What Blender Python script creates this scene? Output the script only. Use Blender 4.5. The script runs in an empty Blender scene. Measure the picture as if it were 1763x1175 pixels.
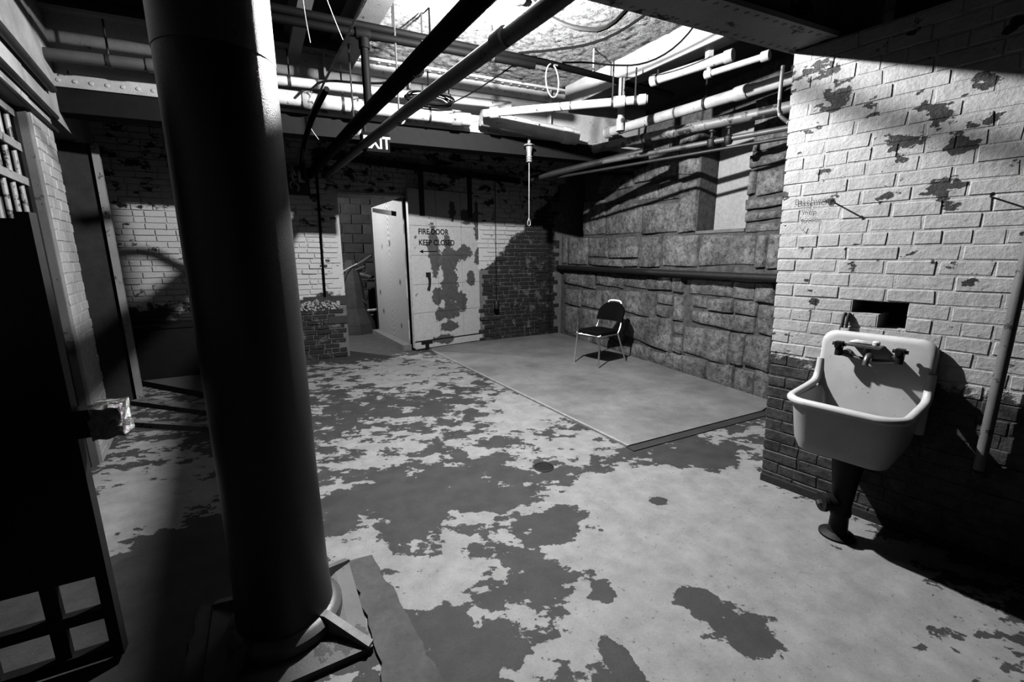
import bpy, bmesh, math, random
from mathutils import Vector, Matrix, noise
random.seed(7)
PI = math.pi
scene = bpy.context.scene
COL = scene.collection

# ------------------------------------------------------------------ camera
F_PX = 745.0
YAW, PITCH, ROLL = math.radians(23.5), math.radians(11.35), math.radians(0.35)
fw = Vector((math.sin(YAW)*math.cos(PITCH), math.cos(YAW)*math.cos(PITCH), -math.sin(PITCH)))
r0 = Vector((math.cos(YAW), -math.sin(YAW), 0)); u0 = r0.cross(fw)
right = r0*math.cos(-ROLL) + u0*math.sin(-ROLL); up = right.cross(fw)
cd = bpy.data.cameras.new('camera'); cam = bpy.data.objects.new('camera', cd); COL.objects.link(cam)
cd.sensor_width = 36.0; cd.lens = F_PX/1763*36.0; cd.clip_start = .02
M3 = Matrix((right, up, -fw)).transposed()
cam.matrix_world = Matrix.Translation((0, 0, 1.55)) @ M3.to_4x4()
scene.camera = cam

# ------------------------------------------------------------------ world, exposure
w = bpy.data.worlds.new('world'); scene.world = w; w.use_nodes = True
w.node_tree.nodes['Background'].inputs[0].default_value = (.5, .5, .5, 1)
w.node_tree.nodes['Background'].inputs[1].default_value = 0.0005
vs = scene.view_settings
vs.view_transform = 'Standard'; vs.look = 'None'; vs.gamma = 1.0; vs.use_curve_mapping = False
vs.exposure = 0.0
LAMP = (1.20, 3.15, 3.25)
ALB = .21            # scales non-metal colours down, so bounced light fills the shadows less
LAMP_W = 2900.0
NEXT_LAMP = (-.35, 8.25, 2.55)
NEXT_W = 850.0

# ------------------------------------------------------------------ mesh helpers
class MB:
    def __init__(s): s.v = []; s.f = []
    def add(s, vs_, fs):
        n = len(s.v); s.v += [tuple(p) for p in vs_]; s.f += [tuple(i+n for i in f) for f in fs]; return s
    def box(s, x0, x1, y0, y1, z0, z1):
        return s.add([(x0,y0,z0),(x1,y0,z0),(x1,y1,z0),(x0,y1,z0),(x0,y0,z1),(x1,y0,z1),(x1,y1,z1),(x0,y1,z1)],
              [(0,3,2,1),(4,5,6,7),(0,1,5,4),(1,2,6,5),(2,3,7,6),(3,0,4,7)])
    def prism(s, poly, z0, z1):
        n = len(poly)
        vs_ = [(p[0],p[1],z0) for p in poly] + [(p[0],p[1],z1) for p in poly]
        fs = [tuple(range(n-1,-1,-1)), tuple(range(n,2*n))] + [(i,(i+1)%n,(i+1)%n+n,i+n) for i in range(n)]
        return s.add(vs_, fs)
    def bar(s, a, b, wd, ht, up_=(0,0,1)):
        a = Vector(a); b = Vector(b); d = (b-a).normalized(); u = Vector(up_)
        x = d.cross(u)
        if x.length < 1e-4: x = d.cross(Vector((1,0,0)))
        x.normalize(); u = x.cross(d)
        vs_ = []
        for p in (a, b):
            for sx, su in ((-1,-1),(1,-1),(1,1),(-1,1)): vs_.append(p + x*sx*wd/2 + u*su*ht/2)
        return s.add(vs_, [(3,2,1,0),(4,5,6,7),(0,1,5,4),(1,2,6,5),(2,3,7,6),(3,0,4,7)])
    def tube(s, pts, r, n=12, cap=True):
        pts = [Vector(p) for p in pts]; m = len(pts)
        rs = r if isinstance(r, (list, tuple)) else [r]*m
        vs_ = []; prev = None
        for i, p in enumerate(pts):
            if i == 0: d = pts[1]-pts[0]
            elif i == m-1: d = pts[-1]-pts[-2]
            else: d = (pts[i+1]-p).normalized() + (p-pts[i-1]).normalized()
            d.normalize()
            if prev is None:
                a = d.cross(Vector((0,0,1)))
                if a.length < 1e-3: a = d.cross(Vector((1,0,0)))
                a.normalize()
            else:
                a = prev - d*prev.dot(d); a.normalize()
            prev = a; b = d.cross(a)
            for k in range(n):
                t = 2*PI*k/n; vs_.append(p + (a*math.cos(t) + b*math.sin(t))*rs[i])
        fs = []
        for i in range(m-1):
            for k in range(n):
                k2 = (k+1) % n; fs.append((i*n+k, i*n+k2, (i+1)*n+k2, (i+1)*n+k))
        if cap: fs.append(tuple(range(n-1,-1,-1))); fs.append(tuple((m-1)*n+k for k in range(n)))
        return s.add(vs_, fs)
    def lathe(s, prof, c=(0,0), n=24):
        vs_ = []; fs = []
        for r, z in prof:
            for k in range(n):
                t = 2*PI*k/n; vs_.append((c[0]+r*math.cos(t), c[1]+r*math.sin(t), z))
        for i in range(len(prof)-1):
            for k in range(n):
                k2 = (k+1) % n; fs.append((i*n+k, i*n+k2, (i+1)*n+k2, (i+1)*n+k))
        fs.append(tuple(range(n-1,-1,-1))); fs.append(tuple((len(prof)-1)*n+k for k in range(n)))
        return s.add(vs_, fs)
    def dome(s, p, nrm, r, h=.5):
        p = Vector(p); nrm = Vector(nrm).normalized()
        a = nrm.cross(Vector((.3,.5,.8))).normalized(); b = nrm.cross(a)
        vs_ = []
        for rr, hh in ((1,0),(.8,h*.7)):
            for k in range(8):
                t = 2*PI*k/8; vs_.append(p + (a*math.cos(t)+b*math.sin(t))*r*rr + nrm*hh*r)
        vs_.append(p + nrm*h*r)
        fs = [(k,(k+1)%8,(k+1)%8+8,k+8) for k in range(8)] + [(k+8,(k+1)%8+8,16) for k in range(8)]
        return s.add(vs_, fs)
    def mesh(s, name, smooth=False, bevel=0):
        me = bpy.data.meshes.new(name); me.from_pydata(s.v, [], s.f)
        bm = bmesh.new(); bm.from_mesh(me)
        if bevel: bmesh.ops.bevel(bm, geom=bm.edges[:], offset=bevel, segments=2, affect='EDGES', clamp_overlap=True)
        bmesh.ops.recalc_face_normals(bm, faces=bm.faces[:]); bm.to_mesh(me); bm.free()
        if smooth:
            for p in me.polygons: p.use_smooth = True
            try: me.set_sharp_from_angle(angle=math.radians(40))
            except Exception: pass
        return me
    def build(s, name, mat, parent=None, smooth=False, bevel=0):
        return link(name, s.mesh(name, smooth, bevel), mat, parent)

def link(name, me, mat, parent=None):
    o = bpy.data.objects.new(name, me); COL.objects.link(o)
    if mat and not me.materials: me.materials.append(mat)
    if parent: o.parent = parent
    return o
def tag(o, label, cat, group=None):
    o['label'] = label; o['category'] = cat
    if group: o['group'] = group
    return o
def thing(name, label, cat, loc=(0,0,0), rotz=0, group=None):
    o = bpy.data.objects.new(name, None); COL.objects.link(o)
    o.location = loc; o.rotation_euler = (0,0,rotz); o.empty_display_size = .1
    return tag(o, label, cat, group)
def struct(o, label=None):
    o['kind'] = 'structure'
    if label: o['label'] = label
    return o
def arc(c, r, a0, a1, n, ax='xz', off=0):
    out = []
    for i in range(n+1):
        t = a0+(a1-a0)*i/n; u, v = c[0]+r*math.cos(t), c[1]+r*math.sin(t)
        out.append({'xz': (u, off, v), 'yz': (off, u, v), 'xy': (u, v, off)}[ax])
    return out
def smooth_path(pts, it=2):
    pts = [Vector(p) for p in pts]
    for _ in range(it):
        q = [pts[0]]
        for a, b in zip(pts, pts[1:]): q += [a*.75+b*.25, a*.25+b*.75]
        q.append(pts[-1]); pts = q
    return pts
def text_mesh(body, size, extrude=.001, bold=0):
    c = bpy.data.curves.new('text', 'FONT'); c.body = body; c.size = size; c.extrude = extrude; c.offset = bold
    c.resolution_u = 3
    o = bpy.data.objects.new('text', c); COL.objects.link(o)
    bpy.context.view_layer.update()
    me = bpy.data.meshes.new_from_object(o)
    bpy.data.objects.remove(o); bpy.data.curves.remove(c)
    me.materials.clear()
    return me

# ------------------------------------------------------------------ materials
class NT:
    def __init__(s, name):
        s.m = bpy.data.materials.new(name); s.m.use_nodes = True; s.t = s.m.node_tree
        s.b = s.t.nodes['Principled BSDF']
        s.pos = s.n('ShaderNodeNewGeometry').outputs['Position']
    def n(s, typ, **kw):
        nd = s.t.nodes.new(typ)
        for k, v in kw.items(): setattr(nd, k, v)
        return nd
    def L(s, a, b):
        if isinstance(a, (int, float)): b.default_value = a
        elif isinstance(a, (tuple, list)): b.default_value = a
        else: s.t.links.new(a, b)
    def math(s, op, a, b=0.0, c=0.0, clamp=False):
        nd = s.n('ShaderNodeMath', operation=op); nd.use_clamp = clamp
        s.L(a, nd.inputs[0]); s.L(b, nd.inputs[1]); s.L(c, nd.inputs[2]); return nd.outputs[0]
    def vmath(s, op, a, b=None):
        nd = s.n('ShaderNodeVectorMath', operation=op); s.L(a, nd.inputs[0])
        if b is not None: s.L(b, nd.inputs[1])
        return nd.outputs['Value'] if op in ('LENGTH', 'DOT_PRODUCT') else nd.outputs[0]
    def noise(s, scale, detail=6, rough=.6, vec=None, stretch=None, dist=0):
        v = vec or s.pos
        if stretch: v = s.vmath('MULTIPLY', v, stretch)
        nd = s.n('ShaderNodeTexNoise'); s.L(v, nd.inputs['Vector'])
        nd.inputs['Scale'].default_value = scale; nd.inputs['Detail'].default_value = detail
        nd.inputs['Roughness'].default_value = rough; nd.inputs['Distortion'].default_value = dist
        return nd.outputs['Fac']
    def ramp(s, x, a, b, lo=0.0, hi=1.0):
        nd = s.n('ShaderNodeMapRange'); nd.clamp = True
        s.L(x, nd.inputs['Value']); s.L(a, nd.inputs['From Min']); s.L(b, nd.inputs['From Max'])
        s.L(lo, nd.inputs['To Min']); s.L(hi, nd.inputs['To Max']); return nd.outputs['Result']
    def mix(s, f, a, b):
        nd = s.n('ShaderNodeMix', data_type='FLOAT'); s.L(f, nd.inputs[0]); s.L(a, nd.inputs[2]); s.L(b, nd.inputs[3])
        return nd.outputs[0]
    def sep(s, v=None):
        nd = s.n('ShaderNodeSeparateXYZ'); s.L(v or s.pos, nd.inputs[0]); return nd.outputs
    def field(s, vec, items, axes='xy'):
        """sum of soft ellipses (cx, cy, rx, ry, amp)"""
        tot = None
        for cx, cy, rx, ry, amp in items:
            if axes == 'xy': c, k = (cx, cy, 0), (1/rx, 1/ry, 0)
            else: c, k = (cx, 0, cy), (1/rx, 0, 1/ry)
            d = s.vmath('LENGTH', s.vmath('MULTIPLY', s.vmath('SUBTRACT', vec, c), k))
            e = s.ramp(d, .45, 1.35, amp, 0.0)
            tot = e if tot is None else s.math('ADD', tot, e)
        return tot
    def done(s, val, rough=.8, metal=0.0, bump=None, bstr=.3, bdist=.01, spec=.3):
        cmb = s.n('ShaderNodeCombineColor')
        if metal < .55: val = s.math('MULTIPLY', val, ALB)
        for i in range(3): s.L(val, cmb.inputs[i])
        s.L(cmb.outputs[0], s.b.inputs['Base Color'])
        s.L(rough, s.b.inputs['Roughness']); s.b.inputs['Metallic'].default_value = metal
        s.b.inputs['Specular IOR Level'].default_value = spec*.5
        if bump is not None:
            nd = s.n('ShaderNodeBump'); nd.inputs['Strength'].default_value = bstr; nd.inputs['Distance'].default_value = bdist
            s.L(bump, nd.inputs['Height']); s.L(nd.outputs[0], s.b.inputs['Normal'])
        return s.m

def plain(name, val, rough=.6, metal=0.0, var=.25, scale=14, bstr=.2, spec=.3):
    t = NT(name); a = t.noise(scale, 6, .65); b = t.noise(scale*9, 3, .6)
    v = t.math('MULTIPLY', t.ramp(a, .3, .7, val*(1-var), val*(1+var)), t.ramp(b, .3, .7, .85, 1.12))
    return t.done(v, rough, metal, b, bstr, .004, spec)
def chipped(name, paint, under, scale=10, thr=.42, rough=.5, spec=.4, stretch=None, bstr=.35, dirt=.35):
    t = NT(name); a = t.noise(scale, 9, .68, stretch=stretch); m = t.ramp(a, thr, thr+.015)
    d = t.ramp(t.noise(scale*.35, 5, .6), .35, .65, 1-dirt, 1.0); fine = t.noise(scale*14, 3, .6)
    pv = t.math('MULTIPLY', t.math('MULTIPLY', d, paint), t.ramp(fine, .3, .7, .88, 1.08))
    uv = t.math('MULTIPLY', t.ramp(fine, .25, .75, .5, 1.5), under)
    h = t.math('ADD', t.math('MULTIPLY', m, .5), t.math('MULTIPLY', fine, .35))
    return t.done(t.mix(m, uv, pv), rough, 0, h, bstr, .006, spec)

PAINT = .62
M = {}
M['black_metal'] = plain('black_metal', .012, .45, .3)
M['dark_metal'] = plain('dark_metal', .03, .5, .4)
M['column_dark'] = plain('column_dark', .022, .38, 0, .3, 30, .35, .5)
M['column_band'] = chipped('column_band', .16, .03, 22, .36, .4)
M['pipe_white'] = chipped('pipe_white', .55, .03, 13, .36, .4)
M['pipe_dirty'] = chipped('pipe_dirty', .32, .025, 9, .44, .5)
M['pipe_black'] = plain('pipe_black', .0012, .7, 0, spec=.03)
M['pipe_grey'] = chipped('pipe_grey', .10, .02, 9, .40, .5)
M['beam_white'] = chipped('beam_white', .55, .05, 5, .34, .5)
M['beam_grey'] = chipped('beam_grey', .22, .02, 6, .37, .6)
M['girder_flake'] = chipped('girder_flake', .60, .03, 5, .40, .7)
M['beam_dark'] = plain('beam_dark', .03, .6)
M['chrome'] = plain('chrome', .6, .2, 1.0, .1)
M['vinyl'] = plain('vinyl', .004, .8, 0, .2, 40, .2, .05)
M['cable'] = plain('cable', .0012, .7, spec=.03)
M['wire_pale'] = plain('wire_pale', .3, .5, .2)
M['enamel'] = None
M['brass'] = plain('brass', .09, .3, .8)
M['iron'] = plain('iron', .012, .5, .3, .3, 30, .5)
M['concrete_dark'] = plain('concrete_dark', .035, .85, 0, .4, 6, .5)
M['concrete'] = plain('concrete', .10, .85, 0, .35, 5, .4)
M['ceiling_dark'] = plain('ceiling_dark', .03, .9, 0, .4, 5, .6)
M['letter_black'] = plain('letter_black', .003, .8, spec=.05)
M['letter_faint'] = plain('letter_faint', .06, .8)
M['letter_white'] = plain('letter_white', .8, .6)
M['foil'] = plain('foil', .14, .14, 1.0, .5, 40, .9)
M['soap'] = plain('soap', .75, .5)
M['rag'] = plain('rag', .30, .9, 0, .5, 20, .4)
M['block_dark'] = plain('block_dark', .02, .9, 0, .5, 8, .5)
M['pane'] = plain('pane', .45, .55, 0, .12, 3, .05)

def enamel():
    t = NT('enamel'); sp = t.ramp(t.noise(60, 4, .7), .66, .70); st = t.ramp(t.noise(5, 6, .6), .35, .7, .80, 1.0)
    v = t.math('MULTIPLY', t.mix(sp, .85, .22), st)
    return t.done(v, .32, 0, None, spec=.5)
M['enamel'] = enamel()

def pier_mat(name, under):
    t = NT(name); x, y, z = t.sep()
    n = t.noise(6.2, 7, .55, stretch=(1, 1, 1.7)); f = t.noise(55, 4, .65); md = t.noise(14, 5, .6)
    # more bare patches high up and away from the corner, as the paint has come off there
    fld = t.field(t.pos, [(2.71, 2.50, .06, .28, .10), (2.86, 2.12, .08, .34, .095), (2.72, 1.97, .025, .08, .09)], 'xz')
    pm = t.ramp(t.math('SUBTRACT', n, fld), .345, .36)
    zl = t.math('ADD', z, t.math('MULTIPLY', t.math('SUBTRACT', t.noise(9, 6, .6), .5), .35))
    zm = t.ramp(zl, .86, .90)
    m = t.math('MULTIPLY', pm, zm)
    pv = t.math('MULTIPLY', t.ramp(md, .3, .7, PAINT*.78, PAINT*1.06), t.ramp(f, .3, .7, .92, 1.04))
    lowp = t.ramp(t.noise(12, 8, .7), .40, .62, under, under*3.2)   # worn grey dado paint
    pv = t.math('MULTIPLY', pv, t.ramp(t.noise(70, 5, .7), .33, .37, .35, 1.0))
    uv = t.math('MULTIPLY', t.mix(zm, lowp, under), t.ramp(f, .25, .75, .6, 1.3))
    h = t.math('ADD', t.math('MULTIPLY', m, .6), t.math('ADD', t.math('MULTIPLY', md, .5), t.math('MULTIPLY', f, .25)))
    return t.done(t.mix(m, uv, pv), .62, 0, h, .9, .012, .3)
M['pier_brick'] = pier_mat('pier_brick', .034)
M['pier_mortar'] = pier_mat('pier_mortar', .03)

def back_mat(name, under):
    t = NT(name); x, y, z = t.sep()
    n = t.noise(4.5, 8, .65, stretch=(1, 1, 1.8)); f = t.noise(40, 4, .65)
    jit = t.math('MULTIPLY', t.math('SUBTRACT', t.noise(5, 7, .65), .5), .7)
    za = t.math('ADD', z, jit)
    left = t.ramp(za, .92, .97)
    lim = t.math('ADD', t.math('MULTIPLY', t.math('SUBTRACT', x, 2.7), .95), 1.35)
    rgt = t.ramp(t.math('SUBTRACT', za, lim), -.02, .03)
    side = t.ramp(x, 1.0, 1.02)
    zm = t.mix(side, left, rgt)
    hi = t.ramp(z, 2.0, 2.5, 0.0, .07)
    pm = t.ramp(t.math('SUBTRACT', n, hi), .36, .39)
    m = t.math('MULTIPLY', pm, zm)
    rub = t.ramp(t.noise(7, 8, .7), .55, .68, 0.0, .16)     # pale mortar smears on the bare brick
    uv = t.math('MULTIPLY', t.math('ADD', under, rub), t.ramp(f, .25, .75, .6, 1.4))
    pv = t.math('MULTIPLY', t.ramp(f, .3, .7, .9, 1.05), PAINT)
    h = t.math('ADD', t.math('MULTIPLY', m, .5), t.math('MULTIPLY', f, .5))
    return t.done(t.mix(m, uv, pv), .75, 0, h, .5, .01, .2)
M['back_brick'] = back_mat('back_brick', .018)
M['back_mortar'] = back_mat('back_mortar', .15)

def stone_mat():
    t = NT('stone'); a = t.noise(2.4, 8, .65); b = t.noise(13, 8, .7); f = t.noise(70, 4, .65)
    v = t.math('MULTIPLY', t.ramp(a, .34, .66, .14, .40), t.ramp(b, .34, .64, .35, 1.35))
    v = t.math('MULTIPLY', v, t.ramp(f, .25, .75, .7, 1.25))
    pit = t.noise(26, 7, .72); v = t.math('MULTIPLY', v, t.ramp(pit, .33, .47, .55, 1.0))
    pale = t.ramp(t.noise(4.5, 8, .7), .60, .72, 1.0, 1.7); v = t.math('MULTIPLY', v, pale)
    h = t.math('ADD', t.math('ADD', t.math('MULTIPLY', b, .7), t.math('MULTIPLY', f, .25)), t.math('MULTIPLY', pit, .6))
    return t.done(v, .85, 0, h, 1.0, .035, .2)
M['stone'] = stone_mat()
M['stone_mortar'] = plain('stone_mortar', .09, .95, 0, .6, 16, .8)
M['left_paint'] = chipped('left_paint', .42, .05, 5, .30, .6, dirt=.45)

def floor_mat():
    t = NT('floor_paint'); x, y, z = t.sep()
    flat = t.vmath('MULTIPLY', t.pos, (1, 1, 0))
    rot = t.n('ShaderNodeVectorRotate'); t.L(flat, rot.inputs['Vector']); rot.inputs['Angle'].default_value = math.radians(23.5)
    st = t.vmath('MULTIPLY', rot.outputs[0], (.85, 1.15, 1))
    n = t.noise(5.0, 10, .62, vec=st); n2 = t.noise(16, 8, .62, vec=st)
    items = [(.55, 1.25, .32, .4, -.07), (1.2, 2.42, .42, .2, -.10), (2.2, 2.45, .5, .14, -.14), (1.92, 1.48, .75, .85, .30), (1.3, 1.10, .5, .35, .10), (1.77, 3.8, .36, .5, .16), (.95, 5.77, .75, 1.0, .10),
             (-1.17, 3.3, .40, .6, .16), (.27, 3.63, .35, .5, .05), (1.74, 2.84, .38, .25, .10), (1.38, 2.24, .2, .16, .14),
             (.41, 1.82, .26, .14, .20), (.07, 2.2, .12, .16, .20), (.80, 1.30, .22, .3, .08), (2.3, 2.0, .3, .3, .08),
             (.47, 2.64, .62, .36, -.16), (1.51, 1.07, .17, .19, -.42), (1.43, 1.24, .10, .10, -.36), (.31, 1.55, .15, .22, -.14),
             (1.15, 1.99, .24, .16, -.20), (.94, 1.14, .05, .11, -.34), (1.86, 1.93, .08, .07, -.34), (-.75, 2.51, .36, .36, -.18), (-1.15, 2.1, .65, .5, -.36), (.6, 8.6, 1.2, 1.6, -.5),  # dark patch by the steel door: shade laid in as missing paint
             (.85, 1.62, .15, .16, -.18), (1.08, 4.4, .44, .55, -.06), (.37, 4.53, .40, .8, -.07), (2.53, 2.26, .28, .20, -.26),
             (1.09, 1.44, .06, .07, -.22), (-.2, 4.4, .4, .9, -.05)]
    fld = t.field(flat, items)
    v = t.math('ADD', t.math('ADD', t.math('MULTIPLY', t.math('SUBTRACT', n, .5), 1.0), t.math('MULTIPLY', t.math('SUBTRACT', n2, .5), .42)), fld)
    m = t.ramp(v, .000, .014)
    fine = t.noise(90, 4, .7); mid = t.noise(7, 7, .65); spk = t.ramp(t.noise(38, 5, .7), .34, .38, .45, 1.0)
    pv = t.math('MULTIPLY', t.math('MULTIPLY', t.ramp(mid, .3, .7, .26, .42), spk), t.ramp(fine, .3, .7, .88, 1.06))
    uv = t.math('MULTIPLY', t.ramp(mid, .3, .7, .032, .066), t.ramp(fine, .3, .7, .75, 1.25))
    h = t.math('ADD', t.math('MULTIPLY', m, .5), t.math('MULTIPLY', fine, .4))
    return t.done(t.mix(m, uv, pv), t.mix(m, .75, .62), 0, h, .35, .004, .25)
M['floor'] = floor_mat()
def slab_mat():
    t = NT('slab_concrete'); a = t.noise(1.6, 7, .62); f = t.noise(80, 4, .65); b = t.noise(9, 6, .6)
    v = t.math('MULTIPLY', t.ramp(a, .32, .68, .17, .32), t.math('MULTIPLY', t.ramp(f, .3, .7, .85, 1.12), t.ramp(b, .3, .7, .85, 1.1)))
    return t.done(v, .7, 0, f, .3, .003, .3)
M['slab'] = slab_mat()

def fire_mat():
    t = NT('fire_door_paint'); tc = t.n('ShaderNodeTexCoord').outputs['Object']
    it = [(0.76,2.25,.043,.14),(1.06,2.18,.124,.14),(1.26,2.09,.049,.335),(0.4,1.62,.059,.405),(0.67,1.45,.162,.23),(0.65,1.78,.065,.1),(0.98,1.58,.124,.115),(1.26,1.53,.049,.155),(1.09,1.15,.054,.115),(0.42,.88,.086,.125),(0.68,.99,.151,.23),(0.67,.59,.14,.14),(0.46,.56,.049,.115),(0.91,.76,.054,.155),(0.63,.35,.167,.08),(0.52,.14,.167,.075)]
    fld = t.field(tc, [(a, b, c*(1.6 if c < .06 else 1.12), d*1.05, .60) for a, b, c, d in it], 'xz')
    n = t.noise(8, 8, .65, vec=tc); f = t.noise(50, 4, .65, vec=tc); n2 = t.noise(22, 6, .6, vec=tc)
    v = t.math('SUBTRACT', t.math('ADD', t.math('ADD', t.math('MULTIPLY', t.math('SUBTRACT', n, .5), 1.3), t.math('MULTIPLY', t.math('SUBTRACT', n2, .5), .5)), .24), fld)
    m = t.ramp(v, .0, .02)
    pv = t.math('MULTIPLY', t.ramp(n2, .3, .7, .46, .56), t.ramp(f, .3, .7, .9, 1.05))
    uv = t.math('MULTIPLY', t.ramp(n2, .3, .7, .06, .10), t.ramp(f, .3, .7, .85, 1.2))
    return t.done(t.mix(m, uv, pv), .55, 0, t.math('ADD', m, t.math('MULTIPLY', f, .3)), .3, .004, .3)
M['fire'] = fire_mat()
def ply_mat():
    t = NT('plywood'); tc = t.n('ShaderNodeTexCoord').outputs['Object']
    wv = t.n('ShaderNodeTexWave', wave_type='RINGS', rings_direction='Y')
    v = t.vmath('MULTIPLY', t.vmath('SUBTRACT', tc, (.8, 0, 1.0)), (1.0, 0, .22)); t.L(v, wv.inputs['Vector'])
    wv.inputs['Scale'].default_value = 16; wv.inputs['Distortion'].default_value = 5; wv.inputs['Detail'].default_value = 2; wv.inputs['Detail Scale'].default_value = 1.2
    g = t.ramp(wv.outputs['Fac'], .2, .9, .22, .46)
    kn = t.field(tc, [(.75, 1.75, .05, .06, 1), (.3, 1.1, .05, .05, 1), (1.5, .85, .05, .05, 1), (1.35, .5, .05, .05, 1), (.35, .35, .04, .05, 1), (1.2, 1.7, .04, .05, .7)], 'xz')
    return t.done(t.mix(kn, g, .05), .7, 0, None)
M['ply'] = ply_mat()
def rough_ceiling():
    t = NT('rough_plaster'); a = t.noise(26, 8, .7); b = t.noise(70, 5, .7)
    v = t.math('MULTIPLY', t.ramp(a, .38, .52, .20, .65), t.ramp(b, .3, .6, .6, 1.1))
    return t.done(v, .9, 0, t.math('ADD', a, t.math('MULTIPLY', b, .5)), 1.0, .05, .1)
M['rough_ceiling'] = rough_ceiling()
def glass_mat():
    t = NT('bulb_glass'); tr = t.n('ShaderNodeBsdfTransparent'); gl = t.n('ShaderNodeBsdfGlossy'); mx = t.n('ShaderNodeMixShader')
    gl.inputs['Roughness'].default_value = .05; mx.inputs[0].default_value = .04
    t.L(tr.outputs[0], mx.inputs[1]); t.L(gl.outputs[0], mx.inputs[2])
    t.L(mx.outputs[0], t.t.nodes['Material Output'].inputs['Surface']); return t.m
M['bulb_glass'] = glass_mat()

# ================================================================== STRUCTURE
# ---- floor
fb = MB(); fb.box(-5, 6, -3, 11, -.2, 0)
floor = struct(fb.build('floor', M['floor']), 'peeling painted concrete floor')
# broken concrete strip beside the column foot, slightly proud of the floor with a ragged edge
def ragged(poly, amp, step, seed):
    rnd = random.Random(seed); out = []
    for a, b in zip(poly, poly[1:]+poly[:1]):
        a = Vector(a); b = Vector(b); n = max(1, int((b-a).length/step))
        for i in range(n):
            p = a.lerp(b, i/n)
            if i: p += Vector((rnd.uniform(-amp, amp), rnd.uniform(-amp, amp)))
            out.append(p)
    return out
pt = MB(); pt.prism(ragged([(.00, 2.13), (.12, 2.13), (.20, 1.75), (.30, 1.2), (.42, .6), (.15, .6), (.075, 1.53)], .012, .05, 3), 0, .012)
pt.build('broken_concrete_strip', M['concrete'], floor)
pt = MB(); pt.prism(ragged([(-.62, 2.10), (-.54, 2.06), (-.47, 1.4), (-.60, 1.4)], .01, .05, 4), 0, .010)
pt.build('broken_concrete_strip', M['concrete'], floor)
# smooth raised slab under the chair
sl = MB(); sl.prism([(2.19, 2.64), (1.57, 6.9), (1.57, 7.16), (4.24, 7.38), (4.24, 2.86), (3.88, 2.74)], 0, .018)
slab = sl.build('raised_slab', M['slab'], floor)
ln = MB()
for a, b in (((2.19, 2.64), (1.57, 6.9)),): ln.bar((a[0]-.012, a[1], .006), (b[0]-.012, b[1], .006), .028, .022)
ln.build('slab_edge', plain('slab_edge', .40, .8), slab)
ln = MB()
for a, b in (((3.62, 4.55), (4.15, 4.62)), ((3.52, 3.75), (3.62, 3.1)), ((2.9, 4.6), (3.62, 4.55))): ln.bar((a[0], a[1], .018), (b[0], b[1], .018), .008, .003)
ln.build('slab_score_line', plain('score_pale', .34, .8), slab)
cb = MB(); cb.bar((2.16, 2.60, .004), (3.95, 2.70, .004), .09, .008); cb.build('slab_border', M['concrete_dark'], slab)

# ---- ceiling
cl = MB(); cl.box(-5, 6, -3, 11, 3.62, 3.8); ceiling = struct(cl.build('ceiling', M['ceiling_dark']), 'dark basement ceiling')
# rough sprayed plaster bay between the beams (real relief)
nx, ny = 96, 120
x0, x1, y0, y1 = .40, 3.30, 1.98, 5.05
vs_, fs = [], []
for j in range(ny+1):
    for i in range(nx+1):
        y = y0+(y1-y0)*j/ny; xl = .80-.151*(y-1.99)+.10; xr = 3.34-.145*(y-2.0)-.03; x = xl+(xr-xl)*i/nx
        h = noise.fractal(Vector((x*14, y*14, 0)), .9, 2.1, 4)*.009 + noise.noise(Vector((x*1.3, y*1.3, 3)))*.012
        vs_.append((x, y, 3.515+h))
for j in range(ny):
    for i in range(nx):
        a = j*(nx+1)+i; fs.append((a, a+nx+1, a+nx+2, a+1))
me = bpy.data.meshes.new('rough_plaster_bay'); me.from_pydata(vs_, [], fs)
for p in me.polygons: p.use_smooth = True
rc = link('rough_plaster_bay', me, M['rough_ceiling'], ceiling); rc['label'] = 'rough sprayed plaster ceiling bay lit by bare bulb'

# ---- walls: back wall (y = 7.05 + .08 x) with the doorway
BA = math.atan(.08)
def BW(x, o, z): return Vector((x + .08*o, 7.05 + .08*x - o, z))      # o = out of the wall, towards the room
def bwbox(mb, xa, xb, za, zb, oa=-.45, ob=-.012):
    vs_ = [BW(x, o, z) for z in (za, zb) for x, o in ((xa, ob), (xb, ob), (xb, oa), (xa, oa))]
    mb.add(vs_, [(0,3,2,1),(4,5,6,7),(0,1,5,4),(1,2,6,5),(2,3,7,6),(3,0,4,7)])
mb = MB()
bwbox(mb, -5, .31, 0, 3.62); bwbox(mb, 1.33, 4.7, 0, 3.62); bwbox(mb, .31, 1.33, 2.43, 3.62)
wall_back = struct(mb.build('wall_back', M['back_mortar']), 'painted brick back wall with bare brick below')

def brick_mesh(name, l, d, h, seed, bev=.006):
    rnd = random.Random(seed); bm = bmesh.new(); bmesh.ops.create_cube(bm, size=1)
    for v in bm.verts:
        v.co = Vector((v.co.x*l + rnd.uniform(-.004, .004), v.co.y*d, v.co.z*h + rnd.uniform(-.004, .0035)))
    bmesh.ops.bevel(bm, geom=bm.edges[:], offset=bev, segments=1, affect='EDGES')
    m_ = bpy.data.meshes.new(name); bm.to_mesh(m_); bm.free()
    return m_
BB = [brick_mesh('brick', .2, .05, .064, i) for i in range(5)]
for m_ in BB: m_.materials.append(M['back_brick'])
rb = random.Random(11)
cand = []
for c in range(48):
    zc = .04 + c*.0752
    x = -2.7 + (c % 2)*.105 + rb.uniform(-.02, .02)
    while x < 4.2:
        l = rb.choice((.2, .2, .2, .1)); xc = x + l/2
        x += l + .011
        if xc+l/2 > 4.22: continue
        if .31-l/2 < xc < 1.33+l/2 and zc < 2.46: continue
        if 1.4 < xc < 2.6 and zc < 2.5: continue      # behind the fire door
        cand.append((xc, zc, l))
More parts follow.
